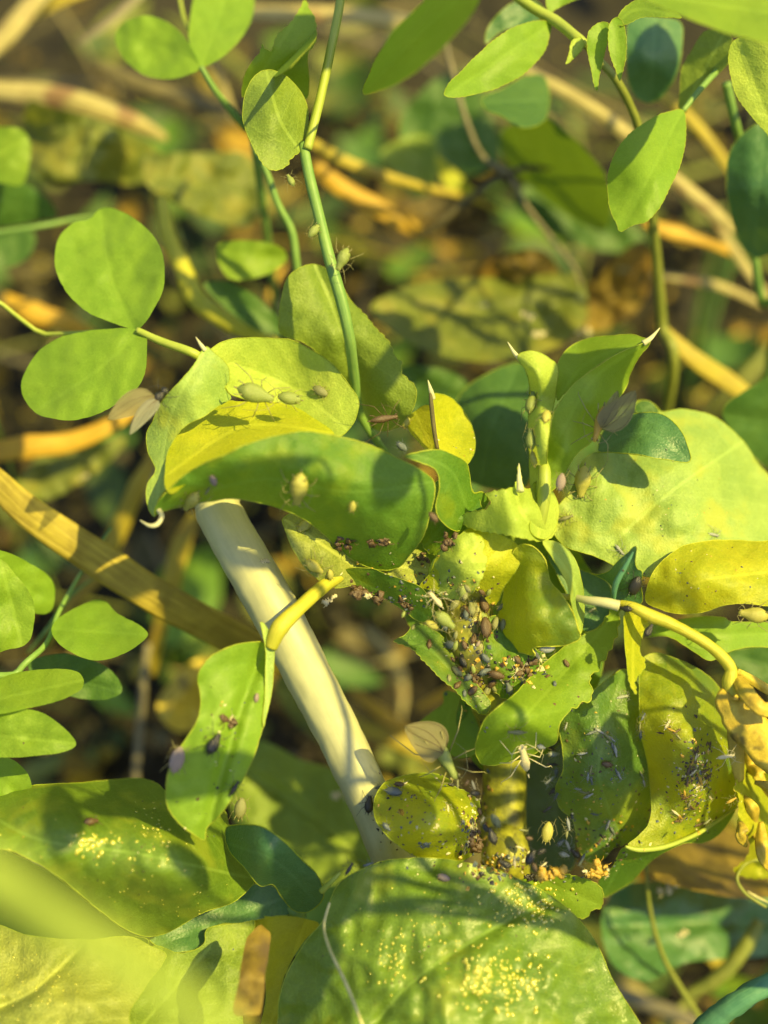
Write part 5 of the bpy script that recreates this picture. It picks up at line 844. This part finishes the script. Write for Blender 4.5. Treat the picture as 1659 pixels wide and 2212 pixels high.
crumb('M', 440, 655, -1, 90, 'brown', 'long brown crust hanging along the leaf over the dark gap', 'shed skins', 'shed_skin_clot', seed=11, ratio=.3, ang=-18, lumps=9)
crumb('M', 470, 670, -1.6, 40, 'cream', 'cream flecks in the long brown crust', 'shed skin', 'shed_skin', seed=12, ratio=.3, ang=-18, lumps=3)
crumb('M', 250, 690, -1, 44, 'cream', 'pale crust hanging under the short yellow petiole', 'shed skin', 'shed_skin', seed=13, ratio=.4, ang=30, lumps=4)
crumb('M', 650, 700, -2, 50, 'brown', 'speckled clot on the green slanting leaf above the gap', 'shed skins', 'shed_skin_clot', seed=14, ratio=.5, ang=-45)
bug('moult1', 'cream', 'M', 810, 680, -4.5, 130, 52, 'bright cream shed skin on the crowded stem', 'shed skin', 'shed_skin')
bug('aphid9', 'green', 'M', 860, 790, -4, -40, 64, 'plump green aphid with pale legs on the crowded stem')
bug('nymph13', 'yellow', 'M', 790, 815, -4, 150, 36, 'yellow nymph beside the plump green aphid')
bug('aphid10', 'yellow', 'M', 170, 500, -2, -40, 56, 'yellow aphid at the head of the short yellow petiole')
bug('nymph14', 'yellow', 'M', 250, 545, -2.5, 100, 30, 'small yellow nymph on the short yellow petiole')
bug('nymph15', 'green', 'M', 955, 640, -3, 85, 38, 'pale green nymph at the top of the crowded stem')
bug('aphid11', 'olive', 'M', 1000, 730, -3.2, 100, 42, 'dull green aphid left of the big dark pair on the stem')
bug('aphid12', 'brown', 'M', 1060, 710, -3.4, 110, 44, 'upper dark brown aphid of the pair on the centre stem')
bug('nymph16', 'brown', 'M', 1075, 830, -4.4, 95, 54, 'largest dark brown aphid, lower of the pair on the centre stem')
bug('slim6', 'yellow', 'M', 1040, 780, -4, 80, 34, 'thin yellow nymph beside the largest dark brown aphid')
bug('nymph17', 'mauve', 'M', 1035, 915, -3, 60, 18, 'tiny dark nymph right below the largest dark brown aphid')
bug('nymph18', 'slate', 'M', 1075, 990, -3, 130, 30, 'grey oval aphid lying above the dark pair low on the stem')
bug('nymph19', 'slate', 'M', 900, 920, -2, 0, 40, 'flat grey aphid by the hanging leaf tip')
bug('nymph20', 'slate', 'M', 1070, 1060, -3, 20, 34, 'smaller of two dark aphids side by side low on the stem')
bug('nymph21', 'brown', 'M', 1135, 1075, -3.4, -10, 44, 'bigger of two dark aphids side by side low on the stem')
bug('nymph22', 'black', 'M', 960, 1010, -2.6, 120, 32, 'black aphid by the rim of the hanging toothed tip')
crumb('M', 1020, 1100, -2.4, 52, 'brown', 'brown clot at the rim of the hanging toothed tip', 'shed skins', 'shed_skin_clot', seed=17, ratio=.5, ang=-45)
bug('moult2', 'cream', 'M', 1235, 1070, -3.5, 85, 36, 'small cream moult above the bright curled leaf', 'shed skin', 'shed_skin')
crumb('M', 1290, 1040, -1.5, 60, 'brown', 'dark brown clot in the notch above the bright curled leaf', 'shed skins', 'shed_skin_clot', seed=19, ratio=.9)
bug('moult3', 'cream', 'M', 1350, 985, -2.5, -50, 40, 'cream moult in the notch below the yellow bulge', 'shed skin', 'shed_skin')
bug('nymph23', 'grey', 'M', 1400, 940, -1.5, 5, 40, 'pale grey flake in the notch below the yellow bulge', 'shed skin', 'shed_skin')
m_ = bug('moult4', 'cream', '6', 1345, 250, -7, 105, 96, 'largest cream shed skin with long legs on the bright curled leaf', 'shed skin', 'shed_skin', sq=(1.1, 1.0, 1.2))
bug('slim7', 'olive', '6', 1290, 70, -7, 175, 46, 'thin dark insect at the head of the largest cream skin', 'aphid')
bug('nymph24', 'yellow', '6', 1525, 830, 0, 80, 54, 'round bright yellow aphid in the dark gap beside the infested leaf')
bug('nymph25', 'olive', '6', 1135, 745, -4.5, 120, 40, 'grey brown oval aphid high on the yellow stem foot')
bug('aphid13', 'black', '6', 1110, 860, -5, 110, 46, 'dark legged aphid right of the round spotted leaf')
bug('aphid14', 'black', '6', 1205, 1070, -5, 150, 36, 'black aphid beside a cream skin at the rim of the glossy leaf')
bug('moult5', 'cream', '6', 1280, 1055, -5, 95, 28, 'small cream skin between two black aphids at the stem foot', 'shed skin', 'shed_skin')
bug('aphid15', 'black', '6', 1400, 1020, -5, 60, 44, 'black aphid right of the small cream skin at the stem foot')
crumb('6', 1560, 1140, -4, 74, 'amber', 'amber crust along the stem foot behind the glossy leaf', 'shed skins', 'shed_skin_clot', seed=21, ratio=.35, ang=5, lumps=9)
crumb('6', 1400, 1180, -4, 40, 'black', 'black clot below the amber crust', 'shed skins', 'shed_skin_clot', seed=22, ratio=.4)
crumb('6', 980, 900, -4.4, 64, 'brown', 'brown crust on the right rim of the round spotted leaf', 'shed skins', 'shed_skin_clot', seed=23, ratio=.6, ang=80, lumps=8)
bug('moult6', 'cream', '6', 955, 830, -5, 80, 26, 'cream sliver on the brown crust of the round leaf', 'shed skin', 'shed_skin')
bug('moult7', 'cream', '6', 775, 660, -6, 85, 24, 'cream skin near the middle of the round spotted leaf', 'shed skin', 'shed_skin')
bug('moult8', 'cream', '6', 690, 790, -6, 95, 16, 'smallest cream skin on the round spotted leaf', 'shed skin', 'shed_skin')
bug('nymph26', 'slate', '6', 370, 540, -4, -15, 44, 'smudged slate aphid at the top of the round spotted leaf')
bug('aphid16', 'black', '6', 180, 620, -3, 85, 46, 'black aphid hanging on the outer edge of the round leaf by the stalk')
bug('slim8', 'slate', '6', 255, 495, -3, 10, 24, 'thin slate insect just above the black one by the stalk')
bug('aphid17', 'slate', '6', 320, 795, -3.5, -40, 28, 'slate aphid low on the bluish half of the round leaf')
crumb('6', 600, 930, -4.5, 36, 'slate', 'dark clot at the bottom of the round spotted leaf', 'shed skins', 'shed_skin_clot', seed=24)
bug('nymph27', 'black', '6', 340, 660, -4.5, 60, 10, 'tiny black speck of a nymph on the bluish half of the round leaf')
bug('nymph28', 'mauve', '6', 745, 1175, -8, -20, 34, 'pinkish grey aphid on top of the largest glossy leaf')
bug('slim9', 'black', '6', 30, 1110, -4.5, 60, 36, 'thin long legged black insect at the tip of the glossy leaf')
bug('slim10', 'slate', '6', 175, 1075, -4.5, 20, 26, 'small slate insect on the rim of the glossy leaf')
bug('aphid18', 'brown', 'E', 390, 608, -9, 20, 42, 'dead brown aphid on the rolled glossy leaf')
crumb('d', 490, 1560, -7.5, 56, 'brown', 'brown and cream crumb high on the twisted leaf', 'shed skins', 'shed_skin_clot', seed=26)
bug('moult9', 'cream', 'd', 497, 1553, -8.3, 50, 24, 'cream skin on the crumb of the twisted leaf', 'shed skin', 'shed_skin')
bug('aphid19', 'black', 'd', 462, 1605, -7.8, 60, 60, 'black sprawled insect on the twisted leaf below the crumb')
bug('nymph29', 'mauve', 'd', 553, 1507, -8.5, 80, 24, 'small mauve aphid on the narrow fold of the twisted leaf')
bug('nymph30', 'mauve', 'd', 382, 1640, -3.2, 75, 70, 'broad pale mauve disc like aphid behind the twisted leaf edge', sq=(1, 1, .4))
bug('nymph31', 'olive', 'd', 520, 1745, 2, 80, 56, 'brown oval scale hanging behind the twisted leaf', 'scale insect', 'scale_insect')
bug('slim11', 'black', 'd', 505, 1700, -1, 60, 44, 'black insect behind the twisted leaf')
crumb('d', 572, 1212, -1, 26, 'cream', 'white fluff tuft on the upper part of the pale stalk', 'fluff', 'fluff', seed=30)
bug('nymph32', 'black', '5', 655, 500, -5.5, 72, 58, 'blue black beetle like aphid on the small spiny dark leaf')
bug('aphid20', 'black', '5', 590, 680, -5, 180, 34, 'black aphid at the knot where the yellow petiole begins')
bug('aphid21', 'black', '5', 755, 850, -4, 60, 38, 'black insect under the yellow petiole beside the spiny leaflet')
bug('moult10', 'grey', '5', 1245, 130, 0, -10, 34, 'white sliver of skin on the upper rim of the bright yellow leaf', 'shed skin', 'shed_skin')
bug('moult11', 'grey', '5', 540, 245, -3.5, -50, 34, 'greyish skin stuck above the small spiny dark leaf', 'shed skin', 'shed_skin')
bug('aphid22', 'yellow', '5', 1540, 730, -1.5, 172, 78, 'fat yellow segmented aphid at the edge under the bright yellow leaf')
bug('slim12', 'cream', '5', 330, 700, -1, 30, 20, 'tiny cream skin under the pale petiole end', 'shed skin', 'shed_skin')
bug('moult12', 'cream', '7', 1340, 500, -2, 10, 44, 'cream skin on the upper edge of the yellow infested half', 'shed skin', 'shed_skin')
bug('nymph33', 'brown', '7', 440, 555, -1.5, 165, 30, 'brown oval aphid alone in the middle of the husky dark leaf')
crumb('7', 370, 1340, 0, 60, 'amber', 'amber clot hanging at the bottom of the infested leaf', 'shed skins', 'shed_skin_clot', seed=33, ratio=.9, lumps=9)
crumb('7', 280, 1370, -.5, 28, 'cream', 'cream flake beside the amber clot', 'shed skin', 'shed_skin', seed=34, lumps=3)
crumb('7', 450, 1370, -.5, 36, 'cream', 'taller cream flake on the other side of the amber clot', 'shed skin', 'shed_skin', seed=35, ratio=.3, ang=80, lumps=3)
# husks in hundreds of look-alike bits: kept as single things, grouped where nothing tells them apart
CN = {'grey': 'grey', 'slate': 'slate', 'olive': 'olive', 'brown': 'brown', 'cream': 'cream', 'amber': 'amber', 'black': 'black', 'green': 'green'}
def where(x, y, x0, x1, y0, y1):
    v = ['at the top', 'above the middle', 'at the middle', 'below the middle', 'at the bottom'][min(4, max(0, int((y - y0) / (y1 - y0) * 5)))]
    u = ['by its stalk side edge', 'along its centre', 'by its far edge'][min(2, max(0, int((x - x0) / (x1 - x0) * 3)))]
    return v, u
rs = random.Random(21)
H1 = [(135, 270, 70), (330, 320, 20), (385, 310, -30), (440, 350, -45), (480, 370, -40), (490, 440, -70), (500, 460, -80), (320, 600, 80), (300, 650, 85), (325, 680, -80), (225, 745, 0), (270, 770, -10), (300, 790, 30), (510, 610, -70), (530, 640, -60), (700, 640, -60), (720, 700, -65), (180, 950, -70), (150, 1010, -80), (140, 1070, 85), (450, 1010, 70), (480, 1060, -60), (470, 1110, 60), (690, 1080, -40), (260, 480, 10), (350, 935, -15), (560, 50, 10), (695, 270, 80), (720, 200, 60), (700, 330, 85)]
for k_, (x_, y_, a_) in enumerate(H1):
    kd = ('moult' if k_ % 3 else 'slim') + str(20 + k_ % 5)
    c_ = ['grey', 'slate', 'grey', 'olive'][k_ % 4]; v_, u_ = where(x_, y_, 50, 760, 0, 1150)
    bug(kd, c_, '7', x_, y_, 1.0 - 2.6 * math.sin(math.pi * min(max((x_ - 50) / 700, 0), 1)) + 1.2, a_, rs.uniform(20, 34), f'tiny {c_} husk on the dark infested half, {v_}, {u_}', 'husk', 'aphid_husk', 'husks on the dark infested leaf half')
H2 = [(850, 320, 0), (900, 260, 60), (930, 300, -20), (970, 310, 30), (980, 350, -50), (1120, 450, 70), (1110, 500, 80), (1080, 560, 60), (1060, 600, 70), (1100, 590, -30), (1050, 690, 85), (1130, 730, 20), (1140, 680, -60), (1040, 810, 30), (1060, 850, 80), (1080, 880, -50), (960, 920, -40), (990, 950, -45), (970, 985, 0), (1010, 970, 60), (1200, 650, 30), (1220, 810, -40), (1380, 830, 30), (1140, 1010, 20), (1200, 990, 40), (1210, 410, -50), (1090, 620, 40), (1030, 780, -80), (1170, 610, 10)]
for k_, (x_, y_, a_) in enumerate(H2):
    kd = ('moult' if k_ % 2 else 'slim') + str(20 + k_ % 5)
    c_ = ['brown', 'cream', 'amber', 'brown', 'olive'][k_ % 5]; v_, u_ = where(x_, y_, 850, 1400, 250, 1020)
    bug(kd, c_, '7', x_, y_, -1.6, a_, rs.uniform(18, 30), f'tiny {c_} husk on the yellow infested half, {v_}, {u_}', 'husk', 'aphid_husk', 'husks on the yellow infested leaf half')
H3 = [(20, 440), (60, 400), (40, 480), (30, 560), (60, 620), (10, 680), (30, 760), (60, 800), (-60, 420), (-10, 900), (90, 1150), (150, 1180), (200, 1230), (250, 1280), (120, 1240)]
for k_, (x_, y_) in enumerate(H3):
    c_ = ['black', 'slate', 'grey'][k_ % 3]; v_, u_ = where(x_, y_, -60, 260, 380, 1300)
    bug(('moult' if k_ % 2 else 'aphid') + str(20 + k_ % 3), c_, '7', x_, y_, 4, rs.uniform(0, 360), rs.uniform(24, 36), f'{c_} husk in the dark cleft beside the infested leaf, {v_}', 'husk', 'aphid_husk', 'husks in the dark cleft')
H4 = [(410, 480), (440, 475), (800, 480), (850, 470), (920, 460), (970, 480), (980, 540), (1000, 590), (1010, 680), (1040, 740), (1060, 800), (1350, 820), (1390, 880), (1320, 950), (870, 990), (900, 960), (1430, 1100), (1500, 1080), (1480, 980), (960, 780)]
for k_, (x_, y_) in enumerate(H4):
    c_ = ['brown', 'cream', 'black', 'olive'][k_ % 4]; v_, u_ = where(x_, y_, 400, 1500, 450, 1110)
    bug(('moult' if k_ % 2 else 'nymph') + str(20 + k_ % 3), c_, '6', x_, y_, -4.6 + .3 * (k_ % 3), rs.uniform(0, 360), rs.uniform(16, 26), f'tiny {c_} husk ' + ('on the round spotted leaf' if x_ < 950 else 'at the foot of the central stem') + f', {v_}', 'husk', 'aphid_husk', 'husks round the stem foot')
H5 = [(920, 870), (905, 700), (900, 1000), (1010, 1050), (1120, 1150), (960, 1180), (1240, 1000), (640, 760), (690, 830), (1440, 1130), (1500, 1020), (1090, 640), (880, 1100)]
for k_, (x_, y_) in enumerate(H5):
    c_ = ['olive', 'slate', 'brown', 'green'][k_ % 4]; v_, u_ = where(x_, y_, 640, 1500, 620, 1180)
    bug('nymph' + str(20 + k_ % 4), c_, 'M', x_, y_, -2.8, rs.uniform(60, 130), rs.uniform(16, 26), f'tiny {c_} nymph on the crowded stem, {v_}, {u_}', 'aphid', 'aphid_nymph', 'nymphs packed on the central stem')

# honeydew beads added for glitter on the glossy leaves, golden glints in their colour
def honeydew(fr, cx, cy, rx, ry, n_, r0, seed):
    rs = random.Random(seed); V, F = [], []
    for _ in range(n_):
        x, y = FR[fr](cx + rs.gauss(0, .45) * rx, cy + rs.gauss(0, .45) * ry); d, nm = seat(x, y, -5, 8)
        if nm is None: continue
        r = r0 * rs.uniform(.25, 1) ** 1.8 * .0009; c = at(x, y, d); X = nm.orthogonal().normalized(); Y = nm.cross(X); b = len(V); k = 8
        sx = rs.uniform(.8, 1.4)
        for (h_, q) in ((-.05, 1.0), (.3, .88), (.52, .55)):
            for i in range(k): a = 2 * math.pi * i / k; V.append(c + (X * math.cos(a) * sx + Y * math.sin(a)) * r * q + nm * r * h_)
        V.append(c + nm * r * .6)
        for L_ in range(2):
            for i in range(k): F.append([b + L_ * k + i, b + L_ * k + (i + 1) % k, b + (L_ + 1) * k + (i + 1) % k, b + (L_ + 1) * k + i])
        for i in range(k): F.append([b + 2 * k + i, b + 2 * k + (i + 1) % k, b + 3 * k])
    return V, F
hm, ht = nodes('honeydew'); hn = N(ht)
hp = hn('ShaderNodeBsdfPrincipled', {'Base Color': (.36, .35, .02, 1), 'Roughness': .22, 'Specular IOR Level': .9, 'Coat Weight': .6, 'Coat Roughness': .05})
hn('ShaderNodeOutputMaterial', {0: hp.outputs[0]})
VV, FF = [], []
for a_ in (('F', 620, 960, 190, 110, 190, .22, 1), ('F', 480, 1290, 240, 150, 290, .22, 2), ('F', 250, 1060, 420, 170, 120, .12, 3), ('F', 30, 1200, 110, 160, 70, .14, 4), ('E', 390, 690, 110, 60, 70, .24, 5), ('E', 640, 640, 120, 150, 60, .16, 6), ('E', 600, 840, 420, 220, 80, .10, 7), ('E', 20, 720, 70, 60, 24, .2, 8), ('6', 900, 740, 130, 200, 60, .14, 9), ('7', 1250, 780, 220, 220, 60, .14, 10), ('E', 180, 1330, 300, 160, 120, .10, 11), ('E', 900, 1000, 200, 80, 20, .1, 12)):
    v_, f_ = honeydew(*a_); b_ = len(VV); VV += v_; FF += [[b_ + i for i in q] for q in f_]
o = mesh_obj('honeydew_glint_beads', VV, FF, hm, big); o['kind'] = 'stuff'

# fine grains of dirt, frass and cast skins nobody could count
def specks(name, spots, mats, seed):
    rs = random.Random(seed); V, F, fm = [], [], []
    for (fr, cx, cy, rx, ry, n_, r0) in spots:
        for _ in range(n_):
            x, y = FR[fr](cx + rs.gauss(0, .5) * rx, cy + rs.gauss(0, .5) * ry); d, nm = seat(x, y, 0, 9)
            if nm is None: continue
            c = at(x, y, d); X = (nm.orthogonal().normalized() * math.cos(_) + nm.cross(nm.orthogonal().normalized()) * math.sin(_)); Y = nm.cross(X); r = r0 * rs.uniform(.3, 1.2) * .001; st = rs.uniform(.25, 1)
            b = len(V); q = [(1, 0, .1), (.3, st, .2), (-.8, st * .5, .1), (-.6, -st, .05), (.4, -st * .6, .15), (0, 0, rs.uniform(.3, .8))]
            V += [c + (X * p[0] * rs.uniform(.6, 1.3) + Y * p[1] + nm * p[2]) * r for p in q]
            F += [[b + i, b + (i + 1) % 5, b + 5] for i in range(5)]; fm += [rs.randrange(len(mats))] * 5
    o = mesh_obj(name, V, F, None, pea, mats=mats, fmat=fm, smooth=False); o['kind'] = 'stuff'
specks('dirt_specks', [('7', 380, 700, 420, 620, 170, .14), ('7', 1100, 680, 260, 420, 230, .16), ('7', 1120, 650, 90, 330, 160, .22), ('7', 420, 1150, 300, 200, 110, .2), ('6', 600, 760, 420, 360, 130, .15), ('6', 990, 820, 130, 340, 150, .24), ('6', 1200, 1080, 330, 120, 160, .24), ('6', 1560, 900, 200, 400, 90, .2), ('M', 1000, 900, 140, 420, 170, .2), ('M', 700, 560, 380, 180, 90, .18), ('M', 1250, 1060, 160, 90, 90, .25),
    ('M', 600, 690, 260, 80, 60, .2), ('5', 1100, 400, 500, 250, 40, .1), ('3', 900, 1200, 500, 300, 50, .08), ('d', 480, 1600, 50, 120, 40, .14), ('E', 500, 700, 500, 260, 70, .09), ('F', 250, 1150, 600, 300, 70, .09), ('2', 1250, 1100, 300, 300, 30, .1)],
    [K['brown'], K['black'], K['slate'], K['amber'], K['brown'], K['cream']], 77)
rs = random.Random(5)
for k_ in range(26):
    x_, y_ = 1010 + rs.gauss(0, 75) , rs.uniform(620, 1180)
    c_ = ['olive', 'brown', 'brown', 'slate', 'green', 'olive'][k_ % 6]; v_, u_ = where(x_, y_, 850, 1160, 620, 1180)
    bug(('nymph', 'aphid')[k_ % 2] + str(20 + k_ % 4), c_, 'M', x_, y_, -2.8, rs.uniform(40, 140), rs.uniform(22, 38), f'small {c_} aphid on the crowded stem, {v_}, {u_}', 'aphid', 'aphid_nymph', 'nymphs packed on the central stem')
